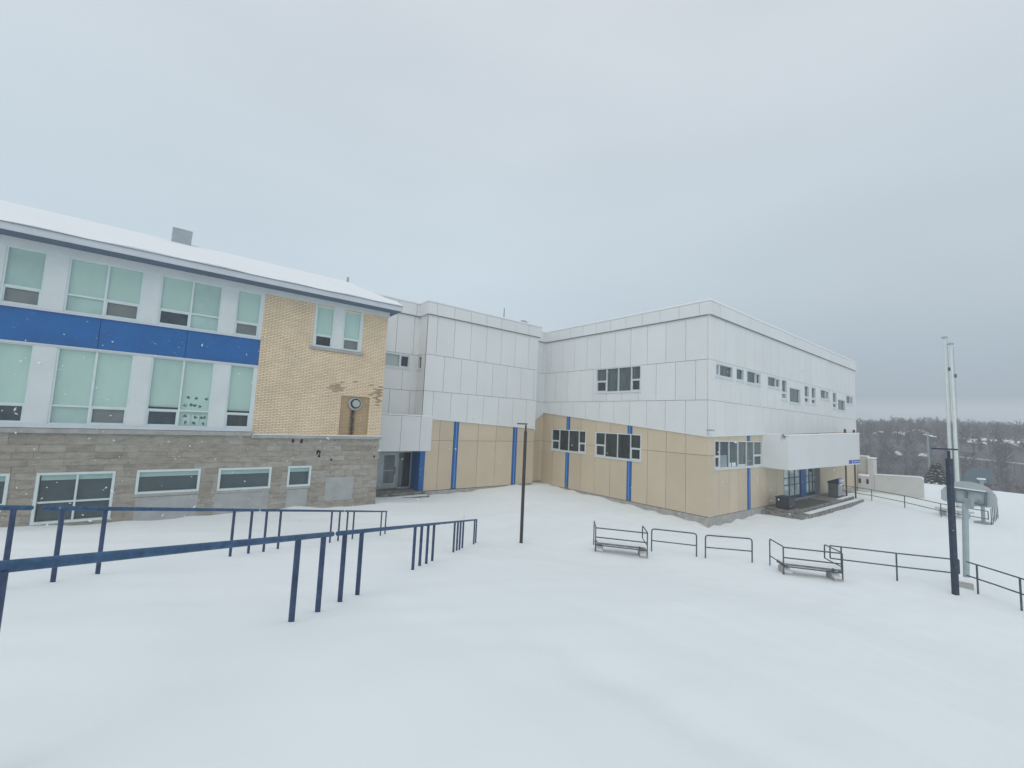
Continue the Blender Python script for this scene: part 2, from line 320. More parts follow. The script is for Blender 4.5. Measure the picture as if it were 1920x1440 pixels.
def ground_z(x, y):
    x = np.atleast_1d(np.asarray(x, float)); y = np.atleast_1d(np.asarray(y, float)); sh = x.shape
    X = x.ravel(); Y = y.ravel(); Z = np.empty(len(X))
    for i in range(0, len(X), 20000):
        xx = X[i:i+20000]; yy = Y[i:i+20000]
        dd = (xx[:, None]-CT[None, :, 0])**2 + (yy[:, None]-CT[None, :, 1])**2
        Z[i:i+20000] = phi(dd) @ WT[:NC] + WT[NC] + xx*WT[NC+1] + yy*WT[NC+2]
    dx = np.maximum(np.maximum(-12-X, X-69), 0); dy = np.maximum(np.maximum(-16-Y, Y-26), 0); d = np.hypot(dx, dy)
    w = sstep(d/12); Z = np.clip(Z, -2.0, 3.6)
    Z = Z*(1-w) + outer_z(X, Y)*w
    near = sstep((30-np.hypot(X, Y))/30)
    Z = Z + (0.018*waves(X, Y*1.6, 1, 7, 4.5) + 0.014*waves(X*1.3+Y, Y*2.2, 2, 7, 1.6))*(1-w)
    q = np.abs(X*.04 + (Y-1.9)*.0 + (X-3.17))      # shallow wind trough running off to the lower right of the yard
    Z = Z - .07*np.exp(-(q/.38)**2)*sstep((3.6-Y)/1.2)*sstep((Y+3)/2)
    for (ax, ay, bx, by) in ((-14,19.7,7.8,19.7),(11.6,23.1,20.5,23.1),(22.38,24.2,22.38,11.28),(22.38,11.28,50,11.28)):   # wind-scoured edge along the walls
        L = math.hypot(bx-ax, by-ay); ux, uy = (bx-ax)/L, (by-ay)/L; tt = np.clip((X-ax)*ux+(Y-ay)*uy, 0, L)
        q = np.hypot(X-ax-ux*tt, Y-ay-uy*tt); Z = Z + np.exp(-(q/.35)**2)*(0.045*waves(tt, tt*0, int(ax*3+80), 6, 1.7)-.02)
    return Z.reshape(sh)
def gz(x, y): return float(ground_z(x, y)[0])
def G(px, py):
    d = ray(px, py); t0, t1 = 0.5, 400.0; ts = np.linspace(1.0, 120.0, 4000)/F; P = CP[None]+d[None]*ts[:, None]
    g = ground_z(P[:, 0], P[:, 1]); k = int(np.argmax(P[:, 2] < g)); return P[k]
def axis(lo, hi, step, far, growth):
    a = list(np.arange(lo, hi+.001, step)); s = step; x = hi
    while x < far: s *= growth; x += s; a.append(x)
    s = step; x = lo
    while x > -far: s *= growth; x -= s; a.insert(0, x)
    return np.array(a)
gx = axis(-8, 34, .22, 715, 1.045); gy = axis(-3, 25, .22, 715, 1.055)
GX, GY = np.meshgrid(gx, gy, indexing='ij'); GZ = ground_z(GX, GY)
def grid_mesh(name, sel, m, kind):
    idx = -np.ones(GX.shape, int); nx, ny = GX.shape
    use = np.zeros(GX.shape, bool); use[:-1, :-1] |= sel; use[1:, :-1] |= sel; use[:-1, 1:] |= sel; use[1:, 1:] |= sel
    idx[use] = np.arange(use.sum()); vs = np.stack([GX[use], GY[use], GZ[use]], 1)
    I, J = np.nonzero(sel); fs = np.stack([idx[I, J], idx[I+1, J], idx[I+1, J+1], idx[I, J+1]], 1)
    me = bpy.data.meshes.new(name); me.from_pydata(vs.tolist(), [], fs.tolist()); me.polygons.foreach_set('use_smooth', [True]*len(fs)); me.materials.append(M[m]); me.update()
    o = bpy.data.objects.new(name, me); COL.objects.link(o); tag(o, kind=kind); return o
cx = (GX[:-1, :-1]+GX[1:, 1:])/2; cy = (GY[:-1, :-1]+GY[1:, 1:])/2
isfar = (cx > 78)
grid_mesh('snow_ground', ~isfar, 'snow', 'structure')
grid_mesh('hillside', isfar, 'scrub_ground', 'structure')

# ------------------------------------------------------------------ wall cladding
class Wall:
    """2-D wall coordinates (s along, z up, d outward) on a plane facing -Y ('Y') or -X ('X')"""
    def __init__(s, ax, c): s.ax = ax; s.c = c
    def p(s, a, z, d=0.0): return (a, s.c-d, z) if s.ax == 'Y' else (s.c-d, a, z)
    def n(s, d): return (0, -d, 0) if s.ax == 'Y' else (-d, 0, 0)
    def poly(s, mb, pts, d0, d1, tone=0.5): mb.prism([s.p(a, z, d0) for a, z in pts], s.n(d1-d0), tone)
    def rect(s, mb, a0, a1, z0, z1, d0, d1, tone=0.5): s.poly(mb, [(a0, z0), (a1, z0), (a1, z1), (a0, z1)], d0, d1, tone)
def sub_rect(r, h):
    a0, a1, z0, z1 = r; b0, b1, y0, y1 = h
    if b0 >= a1 or b1 <= a0 or y0 >= z1 or y1 <= z0: return [r]
    out = []
    if b0 > a0: out.append((a0, b0, z0, z1))
    if b1 < a1: out.append((b1, a1, z0, z1))
    m0, m1 = max(a0, b0), min(a1, b1)
    if y0 > z0: out.append((m0, m1, z0, y0))
    if y1 < z1: out.append((m0, m1, y1, z1))
    return out
def clip(pts, f, keep_above):
    out = []; n = len(pts)
    g = [(z-f(a))*(1 if keep_above else -1) for a, z in pts]
    for i in range(n):
        j = (i+1) % n
        if g[i] >= 0: out.append(pts[i])
        if g[i]*g[j] < 0:
            t = g[i]/(g[i]-g[j]); out.append((pts[i][0]+(pts[j][0]-pts[i][0])*t, pts[i][1]+(pts[j][1]-pts[i][1])*t))
    return out
def clad(mb, w, s0, s1, z0, z1, seams, holes=(), d0=0.0, d1=0.04, gap=0.022, line=None, above=True):
    es = [s0] + [x for x in sorted(seams) if s0+.06 < x < s1-.06] + [s1]
    for a, b in zip(es[:-1], es[1:]):
        tone = random.random(); r = [(a+(gap/2 if a != s0 else 0), b-(gap/2 if b != s1 else 0), z0+gap/2, z1-gap/2)]
        for h in holes: r = [q for x in r for q in sub_rect(x, h)]
        for q in r:
            pts = [(q[0], q[2]), (q[1], q[2]), (q[1], q[3]), (q[0], q[3])]
            if line: pts = clip(pts, line, above)
            if len(pts) >= 3: w.poly(mb, pts, d0, d1, tone)

def window(parent, w, a0, a1, z0, z1, cols, frame_m='vinyl_frame', rec=0.05, fw=0.06, mull=0.05, sill=True, name='window', d_face=0.04):
    """cols: list of (left, right, [(z_low, z_high, material, casement?)...]) ; panes are recessed behind the frame"""
    fr = MB(); w.rect(fr, a0, a0+fw, z0, z1, -rec, d_face+.015); w.rect(fr, a1-fw, a1, z0, z1, -rec, d_face+.015)
    w.rect(fr, a0+fw, a1-fw, z1-fw, z1, -rec, d_face+.013); w.rect(fr, a0+fw, a1-fw, z0, z0+fw, -rec, d_face+.013)
    panes = []
    for i, (b0, b1, rows) in enumerate(cols):
        b0 = max(b0, a0+fw); b1 = min(b1, a1-fw)
        if i: w.rect(fr, cols[i-1][1], b0, z0+fw, z1-fw, -rec, d_face-.005)
        for k, (y0, y1, m, cas) in enumerate(rows):
            y0 = max(y0, z0+fw); y1 = min(y1, z1-fw)
            if k: w.rect(fr, b0, b1, y1, min(rows[k-1][0], z1-fw), -rec, d_face-.008)
            q = (b0, b1, y0, y1)
            if cas:
                c = cas; w.rect(fr, b0, b0+c, y0, y1, -rec, d_face-.015); w.rect(fr, b1-c, b1, y0, y1, -rec, d_face-.015)
                w.rect(fr, b0+c, b1-c, y0, y0+c, -rec, d_face-.017); w.rect(fr, b0+c, b1-c, y1-c, y1, -rec, d_face-.017)
                q = (b0+c, b1-c, y0+c, y1-c)
            panes.append((q, m))
    if sill: w.rect(fr, a0-.03, a1+.03, z0-.07, z0-.003, -.0, d_face+.05)
    f = lnk(fr, name, frame_m, parent)
    for q, m in panes:
        pm = MB(); w.rect(pm, q[0], q[1], q[2], q[3], -rec, -rec+.03)
        nm = {'blind': 'blind', 'blind_grey': 'blind', 'screen': 'insect_screen'}.get(m, 'pane')
        lnk(pm, nm, m, f)
    return f

# ================================================================== BUILDING 1: brick and stone classroom wing (front plane Y = 19.7)
YL = 19.7
brick = empty('school_wing', (0, YL, 0), 'old wing of cream brick over grey stone, blue band between two window rows', 'building')
wl = Wall('Y', YL)
XR = 7.73; XL = -13.0
basement = [(-5.6, -3.70, 1.2, 2.29), (-3.15, -1.33, .69, 2.28), (-.79, 1.0, 1.46, 2.29), (1.55, 3.33, 1.43, 2.28), (3.93, 4.83, 1.44, 2.29)]
core = MB(); core.box(XL, XR-.03, YL+.28, YL+11.7, -1.5, 9.3); core.box(XL, XR-.03, YL+.14, YL+.28, -1.5, 3.55)
lnk(core, 'inner_wall', 'stone_mortar', brick)
# stone blocks in uneven courses
st = MB(); z = -.4; rg = random.Random(3)
while z < 3.50:
    h = rg.choice((.17, .21, .25, .28, .32)); h = min(h, 3.52-z)
    if 3.52-(z+h) < .1: h = 3.52-z
    x = XL
    while x < XR:
        L = rg.uniform(.28, .95); x1 = x+L
        if XR - x1 < .25: x1 = XR
        if z+h > .0:
            tn = min(1, max(0, rg.gauss(.5, .23))); dd = rg.uniform(.0, .012)
            rr = [(x+.004, x1-.004, z+.004, z+h-.004)]
            for hh in basement: rr = [q for r0 in rr for q in sub_rect(r0, hh)]
            for q in rr:
                if q[1]-q[0] > .02 and q[3]-q[2] > .02: wl.rect(st, *q, -.14, .02+dd, tn)
        x = x1
    z += h
for k in range(14):   # quoins on the return wall
    st.box(XR-.02, XR+.015, YL, YL+11.5, k*.26-.1, k*.26+.15, rg.random())
lnk(st, 'stone_wall', 'stone', brick)
mr = MB(); rr = [(XL, XR, -1.5, 3.52)]
for hh in basement: rr = [q for r0 in rr for q in sub_rect(r0, hh)]
for q in rr: wl.rect(mr, *q, -.139, .012)
lnk(mr, 'mortar', 'stone_mortar', brick)
for (a, b, y0, y1) in ((-.75, 1.0, .35, 1.35), (1.5, 3.3, .45, 1.33), (3.95, 4.75, .55, 1.33), (5.45, 6.65, .75, 1.75)):
    cm = MB(); wl.rect(cm, a, b, y0, y1, .02, .038); lnk(cm, 'cement_patch', 'cement', brick)
hl = MB()
for (x, zz, a, b) in ((5.05, 2.85, .13, .14), (5.1, 2.68, .06, .06), (4.35, 3.33, .07, .13), (4.02, 3.33, .05, .1), (5.62, 2.53, .05, .06), (5.68, 3.37, .03, .03), (5.66, 3.05, .02, .02), (7.55, 3.42, .03, .03), (7.55, 3.05, .03, .03), (7.52, 2.63, .05, .09)):
    pts = [(x+a*math.cos(t)*random.uniform(.6, 1.1), zz+b*math.sin(t)*random.uniform(.6, 1.1)) for t in np.linspace(0, 2*math.pi, 8)[:-1]]
    hl = MB(); wl.poly(hl, pts, .03, .042); lnk(hl, 'wall_hole', 'black', brick)
# stone ledge over the basement
lg = MB(); wl.rect(lg, XL, 2.50, 3.52, 3.68, -.1, .12); wl.rect(lg, 2.50, XR+.08, 3.44, 3.56, .0, .12)
lnk(lg, 'stone_ledge', 'ledge', brick, bevel=.01)
ls = MB(); wl.rect(ls, 2.52, XR+.07, 3.563, 3.60, .0, .10); lnk(ls, 'ledge_snow', 'roof_snow', brick, bevel=.012)
# cream brick
bw_holes = [(4.46, 6.52, 7.40, 9.235), (5.83, 7.12, 3.62, 5.37)]
bk = MB()
for r0 in ((2.50, XR, 3.60, 9.42), (XL, -4.62, 3.68, 9.42)):
    rr = [r0]
    for hh in bw_holes: rr = [q for x in rr for q in sub_rect(x, hh)]
    bk = MB()
    for q in rr: wl.rect(bk, *q, -.28, .02)
    lnk(bk, 'brick_wall', 'cream_brick', brick)
bk = MB(); bk.box(XR-.03, XR, YL+.02, YL+11.6, 3.6, 9.42)
lnk(bk, 'brick_wall', 'cream_brick', brick)
inf = MB(); wl.rect(inf, 5.83, 7.12, 3.61, 5.37, -.28, -.03); lnk(inf, 'brick_infill', 'brick_infill', brick)
ob = MB(); rgb = random.Random(5)
for row in range(0, 14):      # reddish replacement bricks
    zz = 5.50+row*.0667
    if row < 6: nb = (1, 2, 3, 3, 2, 1)[row]; x0 = 5.55-(nb*.245)/2 + (row % 2)*.1; wl.rect(ob, x0, x0+nb*.235, zz+.075*0, zz+.056, .02, .023)
lnk(ob, 'odd_brick', 'odd_brick', brick); ob = MB()
for row in range(16):
    zz = 4.95+row*.0667; nb = (0, 1, 0, 1, 2, 1, 2, 2, 3, 2, 2, 1, 2, 1, 1, 0)[row]
    for k in range(nb):
        if rgb.random() < .88: wl.rect(ob, XR-.235*(k+1)-(row % 2)*.09, XR-.235*k-.012-(row % 2)*.09, zz, zz+.056, .02, .023)
lnk(ob, 'odd_brick', 'odd_brick', brick)
for (x, zz) in ((6.3, 6.02), (5.72, 5.92), (7.05, 5.92)): ob = MB(); wl.rect(ob, x, x+.2, zz, zz+.056, .02, .023); lnk(ob, 'odd_brick', 'odd_brick', brick)
# round exhaust vent
vt = MB(); c = wl.p(6.44, 5.03)
vt.tube((c[0], YL+.06, c[2]), (c[0], YL-.10, c[2]), .30, .29, 28); vo = lnk(vt, 'wall_vent', 'vent_metal', brick, bevel=.008)
v2 = MB(); v2.tube((c[0]+.02, YL-.10, c[2]+.01), (c[0]+.02, YL-.125, c[2]+.01), .225, .225, 28); lnk(v2, 'vent_gap', 'black', vo)
v3 = MB(); v3.tube((c[0]+.02, YL-.10, c[2]+.01), (c[0]+.02, YL-.20, c[2]+.01), .175, .16, 28); lnk(v3, 'vent_cap', 'galvanised', vo, bevel=.015)
# white piers, head and the blue band
pr = MB()
piers = [(-4.62, -4.46), (-3.58, -3.09), (-1.23, -.76), (1.08, 1.56), (2.41, 2.50)]
for a, b in piers: wl.rect(pr, a, b, 7.42, 9.30, -.2, .035); wl.rect(pr, a, b, 3.80, 6.27, -.2, .035)
wl.rect(pr, -4.62, 2.50, 9.25, 9.55, -.2, .05)
wl.rect(pr, 2.50, XR+.05, 9.30, 9.55, -.2, .05)
lnk(pr, 'pier', 'pier', brick)
bb = MB()
for a, b in ((-4.62, -2.186), (-2.174, .144), (.156, 2.49)): wl.rect(bb, a, b, 6.34, 7.37, -.15, .02)
lnk(bb, 'blue_band', 'blue_panel', brick)
sl_ = MB(); wl.rect(sl_, -4.63, 2.50, 7.37, 7.44, -.1, .075); wl.rect(sl_, -4.63, 2.50, 6.27, 6.33, -.1, .06); wl.rect(sl_, -4.63, 2.50, 3.69, 3.80, -.1, .135)
lnk(sl_, 'window_sill', 'fascia', brick)
def school_win(a0, a1, z0, z1, tr, mul, lows, tops=('blind', 'blind'), gap=()):
    cs = []; edges = [a0+.05] + ([mul-.03, mul+.03] if mul else []) + [a1-.05]
    for i in range(0, len(edges), 2):
        k = i//2; up_ = [(tr+.03, z1, tops[k], 0)] if k not in gap else [(tr+.10, z1, tops[k], 0), (tr+.03, tr+.10, 'dark_glass', 0)]
        cs.append((edges[i], edges[i+1], up_ + [(z0, tr-.03, lows[k], .035 if lows[k] in ('screen', 'dark_glass', 'dim_glass') else 0)]))
    return window(brick, wl, a0, a1, z0, z1, cs, 'alu_frame', rec=.10, fw=.05, sill=False, d_face=.0)
for a in ((-4.46, -3.58, 7.44, 9.26, 8.02, None, ('screen',), ('blind_grey',)), (-3.09, -1.23, 7.44, 9.26, 8.03, -2.15, ('blind_grey', 'screen')), (-.76, 1.08, 7.44, 9.26, 8.02, .17, ('dark_glass', 'blind_grey'), ('blind', 'blind_grey')), (1.56, 2.41, 7.44, 9.26, 7.99, None, ('screen',)),
          (-4.46, -3.58, 3.80, 6.28, 4.40, None, ('dark_glass',)), (-3.09, -1.23, 3.80, 6.28, 4.40, -2.17, ('blind_grey', 'screen')), (-.76, 1.08, 3.80, 6.28, 4.40, .15, ('dark_glass', 'blind_grey'), ('blind', 'blind'), (0,)), (1.56, 2.41, 3.80, 6.28, 4.38, None, ('dim_glass',), ('blind',), (0,)),
          (4.50, 5.26, 7.42, 9.24, 7.96, None, ('dim_glass',)), (5.68, 6.47, 7.42, 9.24, 7.97, None, ('screen',))):
    wf = school_win(*a)
    if a[0] == -.76 and a[2] < 4:     # drawings taped inside the glass
        pp = MB(); ink = MB()
        for (x, zz, ww, hh) in ((.30, 3.90, .20, .36), (.55, 3.90, .22, .36), (.82, 3.90, .18, .36)): pp = MB(); wl.rect(pp, x, x+ww, zz, zz+hh, -.072, -.066); lnk(pp, 'paper', 'paper', wf)
        rgi = random.Random(9)
        for (x, zz) in ((.38, 4.90), (.62, 4.88), (.93, 4.87), (.60, 4.62), (.75, 4.58), (.32, 4.60), (.36, 4.20), (.66, 4.17), (.84, 4.16), (.94, 4.18), (.38, 3.97), (.64, 3.95), (.9, 3.95), (.5, 4.62)):
            pts = [(x+.075*math.cos(t)*rgi.uniform(.35, 1.1), zz+.075*math.sin(t)*rgi.uniform(.35, 1.1)) for t in np.linspace(0, 2*math.pi, 12)[:-1]]
            ink = MB(); wl.poly(ink, pts, -.065, -.062); lnk(ink, 'paper_drawing', 'ink', wf)

mp_ = MB(); wl.rect(mp_, 5.26, 5.68, 7.42, 9.30, -.2, .03); wl.rect(mp_, 4.44, 4.50, 7.42, 9.30, -.2, .03); wl.rect(mp_, 6.47, 6.54, 7.42, 9.30, -.2, .03); lnk(mp_, 'pier', 'pier', brick)
ss = MB(); wl.rect(ss, 4.34, 6.66, 7.29, 7.40, -.1, .10); lnk(ss, 'stone_sill', 'ledge', brick, bevel=.01)
for i, (a, b, y0, y1) in enumerate(basement):
    if i < 2: cs = [(a+.1, (a+b)/2-.02, [(1.38, y1, 'teal_glass', 0), (y0+.1, 1.33, 'teal_glass', 0)]), ((a+b)/2+.03, b-.05, [(1.38, y1, 'teal_glass', 0), (y0+.1, 1.33, 'teal_glass', 0)])]
    else: cs = [(a+.05, b-.05, [(y0, y1, 'teal_glass', 0)])]
    wf = window(brick, wl, a, b, y0, y1, cs, 'alu_frame', rec=.10, fw=.075, sill=False, d_face=.03)
    for (c0, c1, rows) in cs:
        bl = MB(); wl.rect(bl, max(c0, a+.075), min(c1, b-.075), y1-.075-.17, y1-.075, -.068, -.055); lnk(bl, 'blind', 'blind_grey', wf)
    if i >= 2: sb = MB(); wl.rect(sb, a-.02, b+.02, y0-.09, y0-.005, .02, .06); lnk(sb, 'stone_sill', 'ledge', brick)
# eaves, hipped snow roof
ev = MB(); YE = YL-.7; XE = 8.14
ev.box(XL-.6, XE, YE, YE+.05, 9.55, 9.76); ev.box(XE-.05, XE, YE+.05, YL+12.3, 9.55, 9.76)
lnk(ev, 'fascia', 'fascia', brick)
gt = MB(); gt.box(XL-.6, XE+.02, YE-.03, YE+.04, 9.762, 9.785); gt.box(XE-.03, XE+.03, YE+.04, YL+12.3, 9.762, 9.785); lnk(gt, 'gutter', 'dull_grey', brick)
sf = MB(); sf.box(XL-.6, XE-.05, YE+.05, YL+.3, 9.53, 9.58); sf.box(XR-.3, XE-.05, YL+.3, YL+12.3, 9.53, 9.58); lnk(sf, 'soffit', 'soffit', brick)
RZ, RY = 12.36, YL+6.0
rf = MB(); t_ = 9.80
xs = list(np.linspace(XL-.6, 6.6, 34)) ; ed = []; n = 14
vsr = []; fsr = []
nx_, ny_ = 60, 12
def roofz(x, v):     # v: 0 eave .. 1 ridge on the front slope
    return t_ + (RZ-t_)*v + .35*v*(1-v)*(math.sin(x*1.3+v*4)*.5 + .3*math.sin(x*3.1+v*9))*.5 - .10*(max(0, .08-v)/.08)**2
for i in range(nx_+1):
    for j in range(ny_+1):
        v = j/ny_; xm = XE-.02-(XE-7.3)*v; x = XL-.6 + (xm-(XL-.6))*i/nx_
        vsr.append((x, YE+(RY-YE)*v-(.05+.035*math.sin(x*2.1)*math.sin(x*.63+1) if j == 0 else 0), roofz(x, v)+.10+(.035*math.sin(x*1.7+.5)*math.sin(x*.9) if j <= 1 else 0)))
for i in range(nx_):
    for j in range(ny_): a = i*(ny_+1)+j; fsr.append((a, a+ny_+1, a+ny_+2, a+1))
rf.add(vsr, fsr, smooth=True)
ridge = vsr[nx_*(ny_+1)+ny_]; bx = (XE-.02, YL+12.3, t_+.06)
rf.add([vsr[nx_*(ny_+1)+j] for j in range(ny_+1)] + [bx], [(j, ny_+1, j+1) for j in range(ny_)], smooth=False)
rf.add([vsr[ny_], ridge, bx, (XL-.6, YL+12.3, t_+.06)], [(0, 1, 2, 3)])
rf.add([vsr[i*(ny_+1)] for i in range(nx_+1)] + [(vsr[i*(ny_+1)][0], YE-.01, 9.787) for i in range(nx_+1)], [(i, i+1, nx_+2+i, nx_+1+i) for i in range(nx_)])
ro = lnk(rf, 'roof_snow', 'roof_snow', brick)
ch = MB(); ch.box(-.80, -.06, 24.9, 25.6, 11.9, 12.84); co = lnk(ch, 'chimney', 'galvanised', ro, bevel=.02)
cs_ = MB(); cs_.box(-.83, -.03, 24.86, 25.64, 12.842, 12.93); lnk(cs_, 'chimney_snow', 'roof_snow', co, bevel=.05) if False else lnk(cs_, 'chimney_snow', 'roof_snow', ro, bevel=.05)
vp = MB(); vp.tube((7.35, 25.4, 12.1), (7.35, 25.4, 12.62), .07, n=10); lnk(vp, 'vent_pipe', 'galvanised', ro)

# ================================================================== BUILDING 2: panel-clad school block
YM, YR_, XB, YB = 23.14, 24.25, 22.38, 11.28
XE2 = 50.2; ZE, ZT = 10.82, 11.56
big = empty('school_block', (XB, YB, 0), 'large flat-roofed block with white panels above tan panels and two entrances', 'building')
bd = MB()
bd.box(XB+.075, XE2, YB+.075, 44, 4.0, 11.2); bd.box(XB+.073, 32.55, YB+.073, 44, .02, 4.0); bd.box(32.55, 39.95, YB+.75, 44, .02, 4.0); bd.box(39.95, XE2, YB+.073, 44, .02, 4.0)
bd.box(11.715, 20.45, YM+.07, YR_+.1, .3, 11.2); bd.box(8.25, XB+.3, YR_+.075, 44, .3, 11.2)
lnk(bd, 'wall_core', 'joint', big)
f_mid = lambda x: 4.53 + (x-12.2)*(4.17-4.53)/(20.2-12.2)
f_rec = lambda x: 4.17 + (x-20.5)*(5.41-4.17)/(22.38-20.5)
f_b = lambda y: 5.41 + (24.25-y)*(4.25-5.41)/(24.25-11.28)
f_a = lambda x: 4.25 + (x-22.38)*(5.14-4.25)/(49.9-22.38)
wm, wr, wb, wa, wx = Wall('Y', YM), Wall('Y', YR_), Wall('X', XB), Wall('Y', YB), Wall('X', 11.64)
def seq(a, st_, b): return list(np.arange(a, b, st_))
# windows (holes) per wall
HB = [(15.45, 19.0, 6.77, 8.38), (19.81, 23.19, 2.62, 4.16), (15.39, 18.98, 2.52, 4.12)]
HA = [(22.98, 29.1, 2.50, 4.02)]
strips_b = [(21.35, 21.70), (16.05, 16.40)]; strips_m = [(13.79, 14.15), (18.53, 18.92)]; strips_a = [(26.97, 27.42)]
up = MB()
# upper storeys, white, a little proud of the tan storey
D0, D1 = 0.02, 0.09
small_a = [(22.98, 25.06, 7.53, 8.29), (25.42, 26.49, 7.54, 8.30), (26.83, 28.91, 7.50, 8.33), (29.90, 32.05, 7.55, 8.30), (32.24, 33.22, 6.88, 8.30), (33.62, 35.79, 6.75, 7.88), (36.58, 37.62, 6.88, 8.27), (38.12, 39.12, 6.88, 8.27), (40.18, 42.40, 7.48, 8.28), (43.28, 44.40, 6.88, 8.30), (44.65, 46.86, 6.79, 7.80), (47.15, 49.35, 7.50, 8.32)]
t3 = [23.51, 22.27, 21.07, 19.87, 18.68, 17.47, 16.24, 15.03, 13.78, 12.54]; t2 = [22.88, 21.66, 20.46, 19.27, 18.07, 16.86, 15.63, 14.40, 13.16, 11.95]
clad(up, wb, YB, YR_, 8.38, ZE, t3, d0=D0, d1=D1); clad(up, wb, YB, YR_, 6.17, 8.38, t2, HB, d0=D0, d1=D1); clad(up, wb, YB, YR_, 3.9, 6.17, t3, line=f_b, d0=D0, d1=D1)
ta3 = seq(22.91, 1.27, 50); ta2 = seq(23.5, 1.27, 50)
clad(up, wa, XB-.09, XE2, 8.38, ZE, ta3, d0=D0, d1=D1, gap=.018); clad(up, wa, XB-.09, XE2, 6.17, 8.38, ta2, small_a, d0=D0, d1=D1, gap=.018); clad(up, wa, XB-.09, XE2, 3.9, 6.17, ta3, line=f_a, d0=D0, d1=D1, gap=.018)
tm3 = seq(12.2, 1.235, 20.4); tm2 = seq(12.82, 1.235, 20.4)
clad(up, wm, 11.55, 20.5, 8.38, ZE, tm3, d0=D0, d1=D1); clad(up, wm, 11.55, 20.5, 6.17, 8.38, tm2, d0=D0, d1=D1); clad(up, wm, 11.55, 20.5, 3.9, 6.17, tm3, line=f_mid, d0=D0, d1=D1)
for (z0, z1, s_) in ((8.38, ZE, [22.05]), (6.17, 8.38, [21.4]), (4.0, 6.17, [22.0, 21.3])): clad(up, wr, 20.5, XB, z0, z1, s_, line=(f_rec if z0 < 5 else None), d0=D0, d1=D1)
for (z0, z1, s_) in ((8.38, ZE, [10.08, 11.2]), (6.17, 8.38, [10.62]), (4.5, 6.17, [9.9, 11.2])): clad(up, wr, 8.25, 11.62, z0, z1, s_, [(9.0, 11.05, 7.5, 8.32)], d0=D0, d1=D1)
for (z0, z1) in ((8.38, ZE), (6.17, 8.38), (4.5, 6.17)): clad(up, wx, YM-.08, YR_, z0, z1, [], [(23.55, 24.06, 7.5, 8.32)], d0=D0, d1=D1)
up.box(20.46, 20.53, YM-.07, YR_, 4.0, ZE); up.box(XE2-.02, XE2+.05, YB-.05, 44, 4.0, ZE)
lnk(up, 'white_cladding', 'white_panel', big)
# drip edge between white and tan
dr = MB()
def strip_line(w, s0, s1, f, d0=.0, d1=.11, h=.05): w.poly(dr, [(s0, f(s0)-h), (s1, f(s1)-h), (s1, f(s1)+.02), (s0, f(s0)+.02)], d0, d1)
strip_line(wb, YB-.11, YR_, f_b); strip_line(wa, XB, XE2, f_a); strip_line(wm, 12.24, 20.53, f_mid); strip_line(wr, 20.55, XB-.12, f_rec)
lnk(dr, 'drip_edge', 'white_trim', big)
# tan storey
tb = MB(); ZJ = 3.21
tbB = [23.01, 21.70, 21.35, 20.21, 18.94, 17.71, 16.40, 16.05, 14.94, 13.72, 12.52]
below = dict(above=False)
def tan(w, s0, s1, zb, seams, f, holes, strips):
    hs = list(holes) + [(a, b, -1, 9) for a, b in strips]
    clad(tb, w, s0, s1, ZJ, 5.6, seams, hs, line=f, **below); clad(tb, w, s0, s1, zb, ZJ, seams, hs)
tan(wb, YB-.04, YR_, .02, tbB, f_b, HB, strips_b)
tan(wa, XB, 32.55, .0, [23.49, 24.68, 25.83, 26.97, 27.42, 28.76, 29.97, 31.4], f_a, HA, strips_a)
tan(wm, 11.93, 20.5, .24, [12.8, 13.79, 14.15, 15.64, 17.09, 18.53, 18.92], f_mid, [], strips_m)
tan(wr, 20.5, XB, .2, [21.4, 22.0], f_rec, [], [])
tb.box(20.44, 20.5, YM, YR_, .2, 4.15)
lnk(tb, 'tan_cladding', 'tan_panel', big); tb = MB(); tan(wa, 39.95, XE2, .0, seq(41.2, 1.25, 50), f_a, [], []); tb.box(XE2-.02, XE2+.02, YB, 44, 0, 5.1)
lnk(tb, 'tan_cladding', 'tan_panel', big)
tj = MB()
tj.box(XB-.012, XB+.03, YB, YR_, 0.03, 4.2)
wa.rect(tj, XB, 32.5, .02, 4.2, -.03, .01); wa.rect(tj, 39.97, XE2, .02, 4.2, -.03, .01); wm.rect(tj, 11.95, 20.5, .3, 4.1, -.03, .01); wr.rect(tj, 20.5, XB, .3, 4.1, -.03, .01)
tjo = MB()   # dark backing only shows in the gaps: cut it at the windows
for (w, r0, hh) in ((wb, (YB, YR_, .03, 4.15), HB), (wa, (XB, 32.5, .03, 4.1), HA), (wa, (39.97, XE2, .03, 4.1), []), (wm, (11.95, 20.5, .3, 4.1), []), (wr, (20.5, XB, .3, 4.1), [])):
    rr = [r0]
    for h in hh: rr = [q for x in rr for q in sub_rect(x, h)]
    tjo = MB()
    for q in rr: w.rect(tjo, *q, -.01, .012)
    lnk(tjo, 'panel_joint', 'tan_joint', big)
# trims at the inside and outside corners
ct = MB(); ct.box(XB-.10, XB-.02, YB-.10, YB-.03, .0, 4.0) if False else None
pl = MB()
wb.rect(pl, YB-.02, YR_-.02, -1.6, .0, -.3, .015); wa.rect(pl, XB+.0, XE2, -1.6, -.02, -.3, .015); wm.rect(pl, 11.64, 20.48, -1.6, .215, -.3, .02); wr.rect(pl, 8.2, XB-.02, -1.6, .17, -.3, .015)
lnk(pl, 'concrete_plinth', 'concrete', big)
